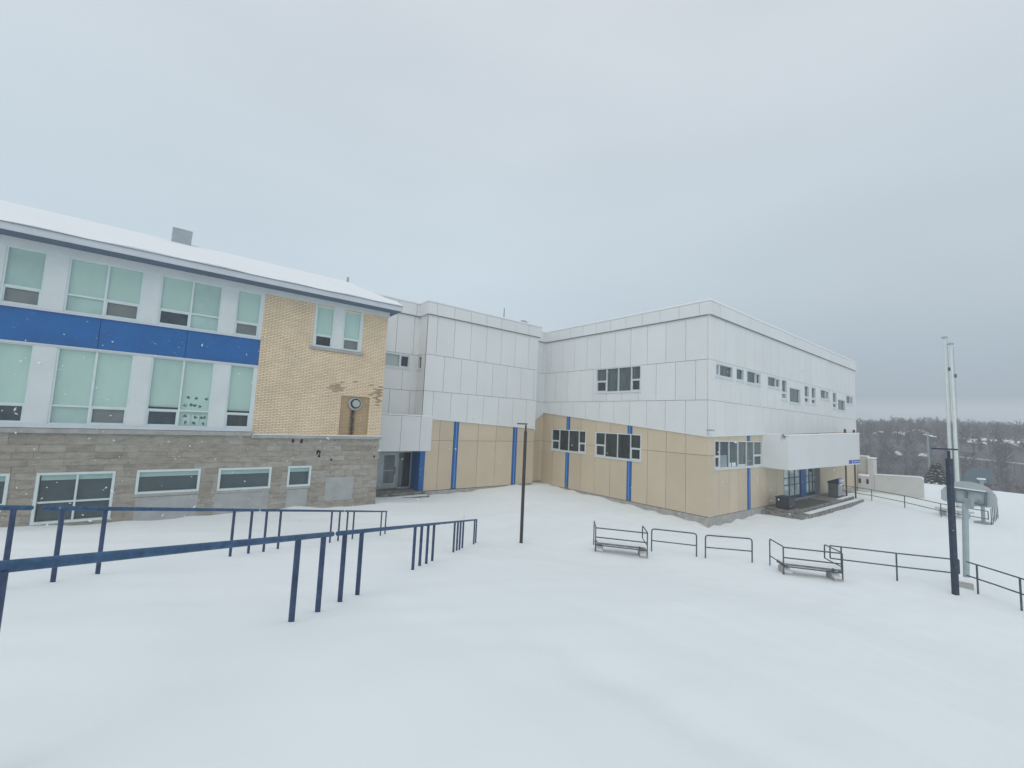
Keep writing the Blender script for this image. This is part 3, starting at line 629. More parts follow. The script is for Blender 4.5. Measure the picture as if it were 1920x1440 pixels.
# blue pilaster strips
def blue(w, a, b, segs):
    for z0, z1 in segs:
        m_ = MB(); w.rect(m_, a+.02, b-.02, z0, z1, .0, .05); o = lnk(m_, 'blue_strip', 'blue_metal', big)
        r_ = MB(); c = (a+b)/2; w.rect(r_, c-.03, c+.03, z0, z1, .05, .085); lnk(r_, 'strip_rib', 'blue_rib', o)
blue(wb, *strips_b[0], [(.22, 2.53), (4.19, f_b(21.5)-.06)]); blue(wb, *strips_b[1], [(.10, 2.43), (4.15, f_b(16.2)-.06)])
blue(wm, *strips_m[0], [(.28, f_mid(14)-.06)]); blue(wm, *strips_m[1], [(.30, f_mid(18.7)-.06)]); blue(wa, *strips_a[0], [(.0, 2.41), (4.05, f_a(27.2)-.06)])
# parapet
pp_ = MB(); PD = .20
def para(w, a0, a1, step, d=PD): clad(pp_, w, a0, a1, ZE+.0, ZT, seq(a0+step*.5, step, a1), d0=.0, d1=d, gap=.022)
para(wb, YB-PD, YR_-PD, 1.22); para(wa, XB, XE2+.15, 1.9); para(wm, 11.44, 20.7, 1.235); para(wr, 20.5, XB-PD, 1.0, d=PD); para(wr, 8.25, 11.44, 1.2)
pp_.box(11.44, 11.64, YM, YR_-PD, ZE, ZT); pp_.box(20.5, 20.7, YM, YR_-PD, ZE, ZT)
pp_.box(XE2, XE2+.15, YB, 44, ZE, ZT)
lnk(pp_, 'parapet', 'white_panel', big)
pj = MB()  # dark strips paint shade under the overhang; joint backing behind the panels
wb.rect(pj, YB-.02, YR_-.2, ZE-.03, ZE-.004, .0, PD-.03); wa.rect(pj, XB-.02, XE2, ZE-.03, ZE-.004, .0, PD-.03); wm.rect(pj, 11.6, 20.6, ZE-.03, ZE-.004, .0, PD-.03); wr.rect(pj, 20.6, XB-.1, ZE-.03, ZE-.004, .0, PD-.03); wr.rect(pj, 8.25, 11.5, ZE-.03, ZE-.004, .0, PD-.03)
wb.rect(pj, YB+.0, YR_-.22, ZE+.01, ZT-.02, .05, PD-.02); wa.rect(pj, XB+.1, XE2, ZE+.01, ZT-.02, .05, PD-.02); wm.rect(pj, 11.6, 20.6, ZE+.01, ZT-.02, .05, PD-.02)
lnk(pj, 'shade_strip_and_joints', 'joint', big)
cp = MB()
wb.rect(cp, YB-PD-.04, YR_-PD-.04, ZT+.002, ZT+.11, -.3, PD+.03); wa.rect(cp, XB+.32, XE2+.18, ZT+.002, ZT+.11, -.3, PD+.03); wa.rect(cp, XB-.16, XB+.3, ZT+.003, ZT+.109, .02, PD+.03)
wm.rect(cp, 11.40, 20.74, ZT+.002, ZT+.11, -.3, PD+.03); wr.rect(cp, 20.78, XB-PD-.06, ZT+.002, ZT+.11, -.3, PD+.03); wr.rect(cp, 8.22, 11.38, ZT+.002, ZT+.11, -.3, PD+.03); cp.box(11.41, 11.9, YM+.31, YR_-.1, ZT+.002, ZT+.11); cp.box(20.3, 20.73, YM+.31, YR_-.1, ZT+.002, ZT+.11)
lnk(cp, 'parapet_snow', 'roof_snow', big, bevel=.02)
rs = MB(); rs.box(XB+.31, XE2, YB+.31, 44, 11.2, 11.5); rs.box(11.9, 20.3, YM+.31, YR_+.35, 11.2, 11.5); rs.box(8.25, XB+.3, YR_+.35, 44, 11.2, 11.5)
rso = lnk(rs, 'roof', 'roof_snow', big)
an = MB(); an.tube((18.1, 24.2, 11.45), (18.1, 24.2, 12.74), .035, .025, 8); lnk(an, 'antenna', 'grey_steel', rso)
hd = MB(); q0 = PY(975, 601, 26.0); q1 = PY(992, 606, 26.0)
hd.tube((q0[0]+.2, 26, 11.4), (q0[0]+.2, 26, q0[2]-.05), .22, n=12); hd.path([(q0[0]+.1, 26, q0[2]-.3), (q0[0]+.25, 26, q0[2]-.12), (q0[0]+.5, 26, q0[2]-.1), (q0[0]+.75, 26, q0[2]-.22)], .2, 12)
hdo = lnk(hd, 'vent_hood', 'dull_grey', rso)
hd = MB(); hd.tube((q0[0]+.78, 26, q0[2]-.22), (q0[0]+.80, 26, q0[2]-.24), .17, n=12); lnk(hd, 'hood_opening', 'black', rso)
mo = MB(); q = PY(832, 577, 26.0); mo.tube((q[0], 26, 11.3), (q[0], 26, q[2]+.06), .5, .38, 14); lnk(mo, 'roof_vent', 'roof_snow', rso, bevel=.05)
# windows of the block
def four(w, a0, a1, z0, z1, e, tl, tr, mats, left_is_low):
    """four columns; e = three inner column edges (ascending); outer columns split at tl / tr with a casement below"""
    h = .028
    return window(big, w, a0, a1, z0, z1, [(a0, e[0]-h, [(tl+h, z1, mats[0], 0), (z0, tl-h, 'dim_glass', .05)]), (e[0]+h, e[1]-h, [(z0, z1, mats[1], 0)]), (e[1]+h, e[2]-h, [(z0, z1, mats[2], 0)]), (e[2]+h, a1, [(tr+h, z1, mats[3], 0), (z0, tr-h, 'dim_glass', .05)])], d_face=.09 if z0 > 5 else .04)
four(wb, *HB[0], (16.17, 17.17, 18.11), 7.52, 7.53, ('grey_glass', 'grey_glass', 'grey_glass', 'grey_glass'), True)
four(wb, *HB[1], (20.46, 21.44, 22.37), 3.30, 3.33, ('dim_glass', 'dim_glass', 'dim_glass', 'dim_glass'), True)
four(wb, *HB[2], (16.17, 17.16, 18.16), 3.26, 3.29, ('dim_glass', 'dim_glass', 'dim_glass', 'dim_glass'), True)
h = .03
wR = window(big, wa, 22.98, 29.1, 2.50, 4.02, [(22.98, 23.59-h, [(3.21, 4.02, 'dim_glass', 0), (2.5, 3.14, 'dim_glass', .05)]), (23.59+h, 24.71-h, [(2.5, 4.02, 'grey_glass', 0)]), (24.71+h, 25.81-h, [(2.5, 4.02, 'grey_glass', 0)]), (25.81+h, 26.93-h, [(2.5, 4.02, 'grey_glass', 0)]), (26.93+h, 27.95-h, [(2.5, 4.02, 'grey_glass', 0)]), (27.95+h, 29.1, [(3.21, 4.02, 'grey_glass', 0), (2.5, 3.14, 'dim_glass', .05)])])
wt = MB(); wa.rect(wt, 23.66, 24.5, 2.57, 3.22, -.02, -.012); lnk(wt, 'window_poster', 'poster_grey', wR)
wt = MB(); wa.rect(wt, 24.78, 25.0, 2.57, 2.78, -.02, -.012); wa.rect(wt, 25.12, 25.6, 2.57, 2.78, -.02, -.012); wa.rect(wt, 25.9, 26.85, 2.57, 2.66, -.02, -.012); lnk(wt, 'windowsill_clutter', 'sign_white', wR)
def small(a, b, z0, z1, cols): window(big, wa, a, b, z0, z1, cols, d_face=.09, fw=.09)
g_, d_ = 'grey_glass', 'dim_glass'
for i, (a, b, z0, z1) in enumerate(small_a):
    if i == 0: small(a, b, z0, z1, [(a, 23.42, [(z0, z1, d_, .04)]), (23.5, b, [(z0, z1, g_, 0)])])
    elif i in (2, 3, 8, 11): m_ = a+(b-a)*.66; small(a, b, z0, z1, [(a, m_-.04, [(z0, z1, g_, 0)]), (m_+.04, b, [(z0, z1, d_, .05)])])
    elif i in (4, 6, 7, 9): small(a, b, z0, z1, [(a, b, [(7.44, z1, g_, 0), (z0, 7.34, d_, .06)])])
    else: small(a, b, z0, z1, [(a, b, [(z0, z1, g_, 0)])])
window(big, wr, 9.0, 11.05, 7.5, 8.32, [(9.0, 10.36, [(7.5, 8.32, 'pale_blind', 0)]), (10.44, 11.05, [(7.5, 8.32, 'dim_glass', .05)])], d_face=.09)
window(big, wx, 23.55, 24.06, 7.5, 8.32, [(23.55, 24.06, [(7.5, 8.32, 'grey_glass', 0)])], d_face=.09)
# flood light over the corner
fl = MB(); q = PX(1332, 808, XB-.25); fl.box(q[0]-.12, q[0]+.14, q[1]-.16, q[1]+.16, 4.52, 4.60); fl.box(q[0]+.1, XB+.0, q[1]-.03, q[1]+.03, 4.54, 4.58); lnk(fl, 'wall_lamp', 'galvanised', big, bevel=.015)
# ---- west entrance: canopy, doors, blue jamb
cn = MB(); wc = Wall('Y', YM-.05)
cn.box(8.32, 12.22, YM-.04, YR_-.02, 2.64, 4.58)
cno = lnk(cn, 'canopy', 'joint', big)
cq = MB(); clad(cq, wc, 8.32, 12.24, 2.585, 4.62, [10.28, 11.49], d0=.0, d1=.035, gap=.022); cq.box(8.32, 12.24, YM-.05, YR_-.1, 2.585, 2.63); cq.box(12.205, 12.24, YM-.05, YM+.02, 2.63, 4.6); lnk(cq, 'canopy_panel', 'white_panel', cno)
csn = MB(); csn.box(8.3, 12.25, YM-.10, YR_-.1, 4.622, 4.70); lnk(csn, 'canopy_snow', 'roof_snow', cno, bevel=.03)
jb = MB(); jb.box(11.60, 11.655, YM+.03, YR_, .26, 2.58); wm.rect(jb, 11.60, 11.92, .27, 2.583, -.02, .035); lnk(jb, 'blue_jamb', 'blue_metal', big)
YD = YR_-.03; wd = Wall('Y', YD)
df = MB()
for (a, b, z0, z1) in ((9.50, 9.68, .30, 2.55), (10.70, 10.77, .30, 2.55), (11.52, 11.60, .30, 2.55), (9.68, 10.70, 2.42, 2.55), (10.77, 11.52, 2.42, 2.55), (10.77, 11.52, .30, .40), (8.4, 9.50, .3, 2.55)): wd.rect(df, a, b, z0, z1, -.03, .05)
dfo = lnk(df, 'door_frame', 'galvanised', big)
dl = MB()
for (a, b, z0, z1) in ((9.69, 9.87, .33, 2.41), (10.52, 10.69, .33, 2.41), (9.87, 10.52, 2.27, 2.41), (9.87, 10.52, .33, .66), (9.87, 10.52, 1.36, 1.40)): wd.rect(dl, a, b, z0, z1, -.02, .03)
dlo = lnk(dl, 'door', 'galvanised', big)
dg = MB(); wd.rect(dg, 9.87, 10.52, .66, 2.27, -.01, .005); lnk(dg, 'pane', 'grey_glass', dlo)
dh = MB(); dh.tube((10.56, YD-.09, 1.15), (10.56, YD-.09, 1.60), .018); dh.tube((10.56, YD-.09, 1.2), (10.56, YD-.03, 1.2), .012); dh.tube((10.56, YD-.09, 1.55), (10.56, YD-.03, 1.55), .012); lnk(dh, 'door_handle', 'black', dlo)
sg = MB(); wd.rect(sg, 10.77, 11.52, .40, 2.42, -.01, .005); lnk(sg, 'side_light', 'dim_glass', dfo)
sg = MB(); wd.rect(sg, 10.80, 11.02, .42, 2.1, .006, .012); lnk(sg, 'curtain', 'screen', dfo)
th = MB(); th.box(8.3, 11.6, YM+.2, YR_-.02, -.6, .29); th.box(8.3, 11.9, YM-.35, YM+.2, -.6, .27); th.box(8.2, 12.0, YM-.75, YM-.35, -.6, .10); lnk(th, 'entrance_step', 'wet_concrete', big, bevel=.015)
sn = MB(); sn.box(8.4, 11.9, YM-.74, YM-.4, .102, .13); lnk(sn, 'step_snow', 'snow', big, bevel=.01)
ck = MB(); ck.box(7.80, 8.18, YM-2.3, YM-.9, -.6, .62); lnk(ck, 'stair_cheek', 'planter', big, bevel=.02)
# ---- east entrance: canopy on two thin columns, glazed doors between a blue pier
XC, YC = 29.2, 9.78
ca = MB(); ca.box(XC+.03, 44.45, YC+.03, YB, 2.42, 4.15)
cao = lnk(ca, 'canopy', 'joint', big)
cb_ = MB()
wcf = Wall('Y', YC+.02)
top = lambda x: 4.40 + (x-29.24)*(4.88-4.40)/(44.59-29.24)
top = lambda x: 4.42 + (x-29.24)*.027
wcf.poly(cb_, [(XC, 2.38), (44.52, 2.36), (44.52, top(44.52)), (XC, top(XC))], 0, .05)
wcs = Wall('X', XC+.02)
wcs.poly(cb_, [(YC+.02, 2.38), (YB-.03, 2.44), (YB-.03, 4.44), (10.22, 4.43), (10.20, 4.10), (9.95, 4.10), (9.93, 4.40), (YC+.02, 4.40)], 0, .05)
cb_.box(44.47, 44.52, YC, YB, 2.37, 4.8); cb_.box(XC+.02, 44.47, YC+.02, YB, 2.38, 2.42)
lnk(cb_, 'canopy_panel', 'white_panel', cao)
cs2 = MB(); wcf.poly(cs2, [(XC-.0, top(XC)+.003), (44.55, top(44.55)+.003), (44.55, top(44.55)+.09), (XC-.0, top(XC)+.09)], -.25, .08); wcs.poly(cs2, [(10.22, 4.435), (YB-.03, 4.445), (YB-.03, 4.52), (10.22, 4.51)], -.25, .07); cs2.box(XC-.05, XC+.3, 9.96, 10.19, 4.105, 4.2)
lnk(cs2, 'canopy_snow', 'roof_snow', cao, bevel=.03)
cr_ = MB(); cr_.box(XC+.3, 44.3, YC+.3, YB-.02, 4.15, 4.28); lnk(cr_, 'canopy_roof_snow', 'roof_snow', cao)
for x in (41.6, 44.1):
    c_ = MB(); c_.tube((x, YC+.22, -.4), (x, YC+.22, 2.38), .055, n=10); lnk(c_, 'column', 'black_brown', big)
    c_ = MB(); c_.tube((x, YC+.22, 4.6), (x, YC+.22, 5.15), .08, n=10); lnk(c_, 'drain_cap', 'black_brown', cao)
sgn = MB(); wcf.rect(sgn, 41.4, 44.5, 2.46, 2.74, .052, .062); sg0 = lnk(sgn, 'canopy_sign', 'sign_blue', cao)
sgl = MB()
for i, x in enumerate(np.linspace(42.65, 44.25, 11)): wcf.rect(sgl, x, x+.08, 2.56, 2.64, .064, .068)
wcf.rect(sgl, 42.28, 42.40, 2.46, 2.74, .064, .068); lnk(sgl, 'sign_lettering', 'sign_white', sg0)
YD2 = YB+.35; w2 = Wall('Y', YD2)
gx0, gx1, gx2, gx3 = [PY(px_, 900, YD2)[0] for px_ in (1468.5, 1499.6, 1509.3, 1529.0)]
bp_ = MB(); bp_.box(gx1, gx2, YD2-.10, YD2+.1, .0, 2.38); lnk(bp_, 'blue_pier', 'blue_metal', big)
bj = MB(); bj.box(gx3+.05, 39.97, YB-.0, YD2+.3, .0, 2.38); lnk(bj, 'door_jamb', 'dull_grey', big)
def glazed(a0, a1, n):
    f = MB(); xs_ = np.linspace(a0, a1, n+1)
    for x in xs_: w2.rect(f, x-.045, x+.045, .05, 2.38, -.04, .04)
    for x0, x1 in zip(xs_[:-1], xs_[1:]): [w2.rect(f, x0+.045, x1-.045, z0, z1, -.04, .03) for z0, z1 in ((.05, .2), (.92, .98), (1.42, 1.48), (2.30, 2.38))]
    fo = lnk(f, 'entrance_glazing', 'grey_steel', big)
    for x0, x1 in zip(xs_[:-1], xs_[1:]):
        for z0, z1 in ((.2, .92), (.98, 1.42), (1.48, 2.30)):
            g = MB(); w2.rect(g, x0+.045, x1-.045, z0, z1, -.01, .0); lnk(g, 'pane', 'snow_reflection_glass', fo)
    for x in (xs_[1]+.12,):
        hh = MB(); hh.tube((x, YD2-.1, .95), (x, YD2-.1, 1.45), .02); lnk(hh, 'door_handle', 'galvanised', fo)
glazed(gx0, gx1-.05, 3); glazed(gx2+.05, gx3, 3)
wn = MB(); w2.rect(wn, gx2+.9, gx2+1.45, 1.72, 2.2, .0, .012); lnk(wn, 'door_notice', 'black', big)
hdw = MB(); hdw.box(32.55, 39.95, YB-.0, YD2+.4, 2.43, 4.0); lnk(hdw, 'entrance_lintel', 'joint', big)
ln = MB(); ln.box(29.6, 42.0, 9.62, YB+.9, -1.2, -.04); ln.box(29.0, 42.4, 9.1, 9.62, -1.2, -.22); ln.box(29.0, 29.6, 9.62, YB-.02, -1.2, -.22); lno = lnk(ln, 'entrance_landing', 'wet_concrete', big, bevel=.02)
lsn = MB(); lsn.box(30.6, 41.9, 9.15, 9.5, -.218, -.19); lsn.box(38.6, 41.9, 9.66, 9.9, -.038, -.0); lnk(lsn, 'step_snow', 'snow', big, bevel=.01)

# ================================================================== things on and around the east landing
def thing_mesh(mb, name, m, label, cat, base, group=None, bevel=0.0):
    o = mb.build(name, m, None, bevel=bevel, recenter=base); return tag(o, label, cat, group)
pb = MB(); pb.box(29.72, 30.75, 9.98, 10.72, -.03, .66); pb.box(29.69, 30.78, 9.95, 10.75, .60, .68)
thing_mesh(pb, 'planter_box', 'planter', 'square dark blue-black box standing left of the entrance doors under the canopy', 'planter', (30.2, 10.3, -.03), bevel=.02)
dm = MB(); dm.box(31.0, 36.6, 9.72, 11.0, -.035, -.012)
thing_mesh(dm, 'doormat', 'doormat', 'wide dark grey mat lying in front of the canopy doors', 'doormat', (34, 10.4, -.035))
tbn = empty('waste_bin', (39.9, 10.3, -.04), 'grey and black double waste bin with slanted hood and blue sign at the ramp end', 'waste bin')
b_ = MB(); b_.box(39.45, 40.25, 10.0, 10.62, -.02, 1.0); lnk(b_, 'body', 'bin_body', tbn, bevel=.02)
b_ = MB(); b_.prism([(39.42, 10.65, 1.0), (39.42, 9.97, 1.0), (39.42, 9.97, 1.42), (39.42, 10.65, 1.12)], (.86, 0, 0)); lnk(b_, 'hood', 'black', tbn, bevel=.01)
b_ = MB(); b_.box(39.50, 40.20, 9.975, 9.995, .1, .9); lnk(b_, 'front_panel', 'dull_grey', tbn)
b_ = MB(); b_.box(39.50, 40.20, 9.945, 9.965, 1.02, 1.40); so_ = lnk(b_, 'bin_sign', 'sign_blue', tbn)
b_ = MB()
for cxx in (39.72, 39.98):
    pts = [(cxx+.075*math.cos(t), 1.21+.12*math.sin(t)) for t in np.linspace(0, 2*math.pi, 17)]
    b_.path([(a, 9.93, z) for a, z in pts], .016, 6)
lnk(b_, 'sign_symbol', 'sign_white', so_)
# white walls beyond the corner
wv = empty('ramp_wall', (50.6, 10, 0), 'tall pale rendered wall stub with snow cap beyond the far corner of the block', 'wall')
m_ = MB()
yy0 = 10.10; m_.prism([(50.6, 10.10, -.8), (50.6, 10.10, 2.50), (50.6, 10.22, 2.62), (50.6, 10.55, 2.62), (50.6, 10.55, -.8)], (1.2, 0, 0)); m_.box(50.9, 51.5, 10.55, 13.0, -.8, 2.75)
lnk(m_, 'wall', 'pale_render', wv, bevel=.04)
m_ = MB(); m_.box(50.55, 51.82, 10.06, 10.58, 2.625, 2.75); m_.box(50.86, 51.55, 10.55, 13.0, 2.755, 2.88); lnk(m_, 'snow_cap', 'roof_snow', wv, bevel=.05)
wv = empty('vent_block', (50.3, 10.7, 0), 'low pale block with two dark openings and snow on top, beside the tall wall stub', 'wall')
m_ = MB(); m_.box(50.28, 50.58, 10.30, 11.24, -.8, .95); lnk(m_, 'wall', 'pale_render', wv, bevel=.03)
m_ = MB(); m_.box(50.24, 50.62, 10.40, 11.20, .955, 1.2); lnk(m_, 'snow_cap', 'roof_snow', wv, bevel=.1)
for y in (10.42, 10.98): m_ = MB(); m_.box(50.255, 50.278, y, y+.17, .35, .78); lnk(m_, 'opening', 'black', wv)
wv = empty('low_wall', (50.6, 8.4, 0), 'long low pale wall with rounded end and snow cap beyond the railing', 'wall')
m_ = MB(); m_.prism([(50.6, 10.09, -1.0), (50.6, 10.09, 1.20), (50.6, 7.05, 1.34), (50.6, 6.90, 1.28), (50.6, 6.83, 1.12), (50.6, 6.83, -1.0)], (.35, 0, 0)); lnk(m_, 'wall', 'pale_render', wv, bevel=.02)
m_ = MB(); m_.prism([(50.56, 10.09, 1.205), (50.56, 10.09, 1.30), (50.56, 7.1, 1.44), (50.56, 6.88, 1.38), (50.56, 6.80, 1.2), (50.56, 6.86, 1.2), (50.56, 6.95, 1.31), (50.56, 7.07, 1.345)], (.43, 0, 0)); lnk(m_, 'snow_cap', 'roof_snow', wv, bevel=.02)

# ================================================================== blue handrails on the bank
def rail_piece(P0, e, s0, s1, posts, dz, label, group, rr=.027, pr=.028):
    P0 = np.array(P0)
    mid = P0 + e*((s0+s1)/2); zf = lambda q: slope_z(*q)+dz
    root = empty('handrail', (mid[0], mid[1], zf(mid)), label, 'handrail', group)
    a = P0+e*s0; b = P0+e*s1
    m_ = MB(); m_.tube((a[0], a[1], zf(a)+.80), (b[0], b[1], zf(b)+.80), rr, n=18, round_end=True); lnk(m_, 'rail', 'navy_top', root)
    for s in posts:
        q = P0+e*s; g = min(gz(*q), zf(q))
        m_ = MB(); m_.tube((q[0], q[1], g-.35), (q[0], q[1], zf(q)+.785), pr, n=16); lnk(m_, 'post', 'navy_steel', root)
GR = 'blue pipe handrails down the snowy bank'
FP = (1.06, 4.57); BP = (-1.0, 6.85)
for s0, s1, posts, lab in ((-3.0, .68, (-2.8, -2.33, 0, .49), 'nearest and thickest blue handrail, in the front row running out of the left edge'),
                           (.81, 4.54, (1.0, 1.49, 3.91, 4.36), 'blue handrail second from the camera in the front row'),
                           (4.66, 8.21, (4.85, 5.34, 7.62, 8.07), 'blue handrail third from the camera in the front row'),
                           (8.33, 11.60, (8.48, 8.93, 11.13, 11.57), 'farthest blue handrail of the front row, ending nearest the lamp post')):
    rail_piece(FP, e1, s0, s1, posts, 0, lab, GR)
for s0, s1, posts, lab in ((-3.6, -.13, (-3.2, -2.75, -.73, -.28), 'back-row blue handrail cut by the left edge in front of the basement windows'),
                           (.0, 3.62, (.18, .67, 2.97, 3.45), 'blue handrail in the back row crossing below the two wide basement windows'),
                           (3.73, 7.30, (3.9, 4.37, 6.63, 7.09), 'blue handrail in the back row below the smallest basement window'),
                           (7.42, 10.73, (7.58, 8.0, 10.25, 10.69), 'farthest back-row blue handrail, ending near the foot of the stone corner')):
    rail_piece(BP, e2, s0, s1, posts, .1, lab, GR, .025, .023)

# ================================================================== lamp posts
def lamp(x, y, h, w, m, label, arms, tilt=0.0):
    g = gz(x, y); root = empty('lamp_post', (x, y, g), label, 'lamp post', 'lamp posts in the yard')
    d = np.array([math.cos(arms[0]), math.sin(arms[0]), 0]); n_ = np.array([-d[1], d[0], 0])
    m_ = MB(); zt = h-.28
    m_.prism([(x+d[0]*a*w/2+n_[0]*b*w/2, y+d[1]*a*w/2+n_[1]*b*w/2, g-.3) for a, b in ((-1, -1), (1, -1), (1, 1), (-1, 1))], (tilt*.0, 0, zt-g+.3)); lnk(m_, 'pole', m, root, bevel=.012)
    m_ = MB(); m_.tube((x, y, zt), (x, y, h-.04), w*.30, n=12); lnk(m_, 'neck', m, root)
    m_ = MB(); c = np.array([x, y, h]); a0, a1 = arms[1], arms[2]
    m_.obox(c+d*(a0+a1)/2, d*(a1-a0)/2, n_*.075, (0, 0, .024)); lnk(m_, 'lamp_head', m, root, bevel=.015)
    return root
pA = (10.57, 12.41); dv = math.atan2(-R_[1], -R_[0])
lamp(pA[0], pA[1], 4.47, .12, 'black_brown', 'brown-black square lamp post standing in the snow before the inner corner of the school', (dv, -.06, .34))
pB = (18.62, 1.92)
lamp(pB[0], pB[1], 4.28, .125, 'dark_post', 'dark navy square lamp post in front of the basketball board at the right', (dv, -.22, .46))

# ================================================================== benches and hoop rails
def P2(p, z=0.0): return np.array([p[0], p[1], z])
def bench(fl, fr, bk_l, label, full_left):
    fl, fr, bl = map(lambda p: np.array(p, float), (fl, fr, bk_l)); br = fr + (bl-fl)
    g = gz(*((fl+fr)/2)); root = empty('bench', ((fl[0]+br[0])/2, (fl[1]+br[1])/2, g), label, 'bench', 'steel benches buried in snow')
    H = g+.86; R0 = .021
    def V(p, z): return (p[0], p[1], z)
    ux = (fr-fl)/np.linalg.norm(fr-fl); uy = (bl-fl)/np.linalg.norm(bl-fl)
    for k, (p, q) in enumerate(((fl, bl), (fr, br))):
        m_ = MB(); m_.path([V(p, g-.2), V(p, H-.04), V(p+uy*.04, H), V(q-uy*.04, H), V(q, H-.04), V(q, g-.2 if (full_left and k == 0) or k == 0 else g+.42)], R0)
        if k == 0 and full_left: m_.tube(V(p, g+.30), V(q, g+.30), R0*.9)
        if k == 1: m_.tube(V(q, g+.42), V(p, g+.42), R0*.8)
        lnk(m_, 'side_frame', 'grey_steel', root)
    for z in (g+.84, g+.52): m_ = MB(); m_.tube(V(fl, z), V(fr, z), R0); lnk(m_, 'back_rail', 'grey_steel', root)
    m_ = MB(); m_.tube(V(fl, g+.25), V(fr, g+.25), R0); m_.tube(V(fl+uy*.45, g+.25), V(fr+uy*.45, g+.25), R0); m_.tube(V(fr-ux*.03, g+.25), V(fr-ux*.03+uy*.45, g+.25), R0*.9); m_.tube(V(fl+ux*.03, g+.25), V(fl+ux*.03+uy*.45, g+.25), R0*.9); m_.tube(V(fr-ux*.25, g+.22), V(fr-ux*.25, g+.36), R0*1.1); so = lnk(m_, 'seat_frame', 'grey_steel', root)
    m_ = MB(); c = (fl+fr)/2+uy*.24; m_.obox((c[0], c[1], g+.30), P2(ux*.82), P2(uy*.20), (0, 0, .028)); lnk(m_, 'seat', 'wet_concrete', root, bevel=.006)
    m_ = MB(); m_.obox((c[0], c[1], g+.345), P2(ux*.81), P2(uy*.18), (0, 0, .018)); lnk(m_, 'seat_snow', 'roof_snow', root, bevel=.012)
    for p in (fl+ux*.04, fr-ux*.22):
        m_ = MB(); q = p - ux*.02
        prof = [(.42, -.2), (.42, .17), (.22, .15), (.10, .075), (-.02, .06), (-.06, -.2)]
        m_.prism([(q[0]+uy[0]*a, q[1]+uy[1]*a, g+b) for a, b in prof], tuple(P2(ux*.26))); lnk(m_, 'concrete_foot', 'concrete', root, bevel=.01)
        m_ = MB(); prof = [(.40, .172), (.40, .205), (.22, .185), (.08, .10), (.0, .085), (.0, .065), (.10, .078), (.22, .153)]
        q2 = q + ux*.02; m_.prism([(q2[0]+uy[0]*a, q2[1]+uy[1]*a, g+b) for a, b in prof], tuple(P2(ux*.22))); lnk(m_, 'foot_snow', 'roof_snow', root, bevel=.006)
bench((12.16, 10.20), (13.21, 8.79), (12.88, 10.89), 'grey steel bench with snow on its seat, left of the two hoop rails', False)
bench((15.76, 5.48), (16.72, 4.17), (16.44, 6.13), 'grey steel bench with snow on its seat, right of the two hoop rails', True)
def hoop(a, b, label):
    a, b = np.array(a), np.array(b); ga, gb = gz(*a), gz(*b); u = (b-a)/np.linalg.norm(b-a); H = .80
    root = empty('hoop_rail', ((a[0]+b[0])/2, (a[1]+b[1])/2, (ga+gb)/2), label, 'barrier rail', 'rounded hoop rails between the benches')
    m_ = MB(); pts = [(a[0], a[1], ga-.2), (a[0], a[1], ga+H-.09)]
    for t in (30, 60, 90): r = math.radians(t); q = a+u*.09*(1-math.cos(r)); pts.append((q[0], q[1], ga+H-.09+.09*math.sin(r)))
    for t in (90, 60, 30): r = math.radians(t); q = b-u*.09*(1-math.cos(r)); pts.append((q[0], q[1], gb+H-.09+.09*math.sin(r)))
    pts += [(b[0], b[1], gb+H-.09), (b[0], b[1], gb-.2)]
    m_.path(pts, .023, 10); lnk(m_, 'hoop', 'grey_steel', root)
    m_ = MB(); m_.tube((a[0], a[1], ga+.38), (b[0], b[1], gb+.38), .02); lnk(m_, 'mid_rail', 'grey_steel', root)
hoop((14.17, 9.25), (15.10, 8.03), 'rounded steel hoop rail standing just right of the left bench')
hoop((15.25, 7.78), (16.19, 6.60), 'rounded steel hoop rail standing between the other hoop and the right bench')

# ================================================================== two-bar railings
def railing(pts, posts, label, group, h0=.45, h1=.86, r=.021, close=(True, True), name='railing', m='grey_steel'):
    Z = [gz(*p) for p in pts]; root = empty(name, (pts[0][0], pts[0][1], Z[0]), label, 'railing', group)
    for hh, nm in ((h1, 'top_rail'), (h0, 'mid_rail')):
        m_ = MB()
        for (p, zp), (q, zq) in zip(zip(pts[:-1], Z[:-1]), zip(pts[1:], Z[1:])): m_.tube((p[0], p[1], zp+hh), (q[0], q[1], zq+hh), r)
        lnk(m_, nm, m, root)
    for k in (0, -1):
        if close[k]: m_ = MB(); m_.tube((pts[k][0], pts[k][1], Z[k]+h0), (pts[k][0], pts[k][1], Z[k]+h1), r); lnk(m_, 'end_bar', m, root)
    for p in posts:
        g = gz(*p); m_ = MB(); m_.tube((p[0], p[1], g-.2), (p[0], p[1], g+h1), r*1.1); lnk(m_, 'post', m, root)
GRR = 'grey two-bar railings in the yard'
railing([(17.60, 4.72), (18.62, 3.22), (19.43, 1.90)], [(17.78, 4.46), (18.62, 3.22)], 'grey two-bar railing starting behind the right bench and ending at the basketball pole', GRR)
railing([(19.50, 1.74), (19.0, 1.14), (18.54, .64), (17.8, -.2)], [(19.38, 1.52), (18.56, .66), (17.85, -.15)], 'grey two-bar railing running out of the right edge of the photo', GRR, close=(False, False))
railing([(45.2, 11.1), (43.95, 8.95), (42.0, 6.70), (40.05, 4.62), (38.62, 2.45)], [(43.95, 8.95), (42.0, 6.70), (40.05, 4.62)], 'long grey ramp railing from the waste bin across to the far basketball post', GRR, h0=.40, h1=.86, r=.025)
rk = empty('bike_rack', (39.3, 2.3, -.4), 'small steel rack of upright bars at the far end of the ramp railing', 'bike rack')
a, b = PZ(1859.5, 984, gz(39, 2.3))[:2], PZ(1871.5, 973, gz(42, 2.2))[:2]; m_ = MB(); g = gz(*a)
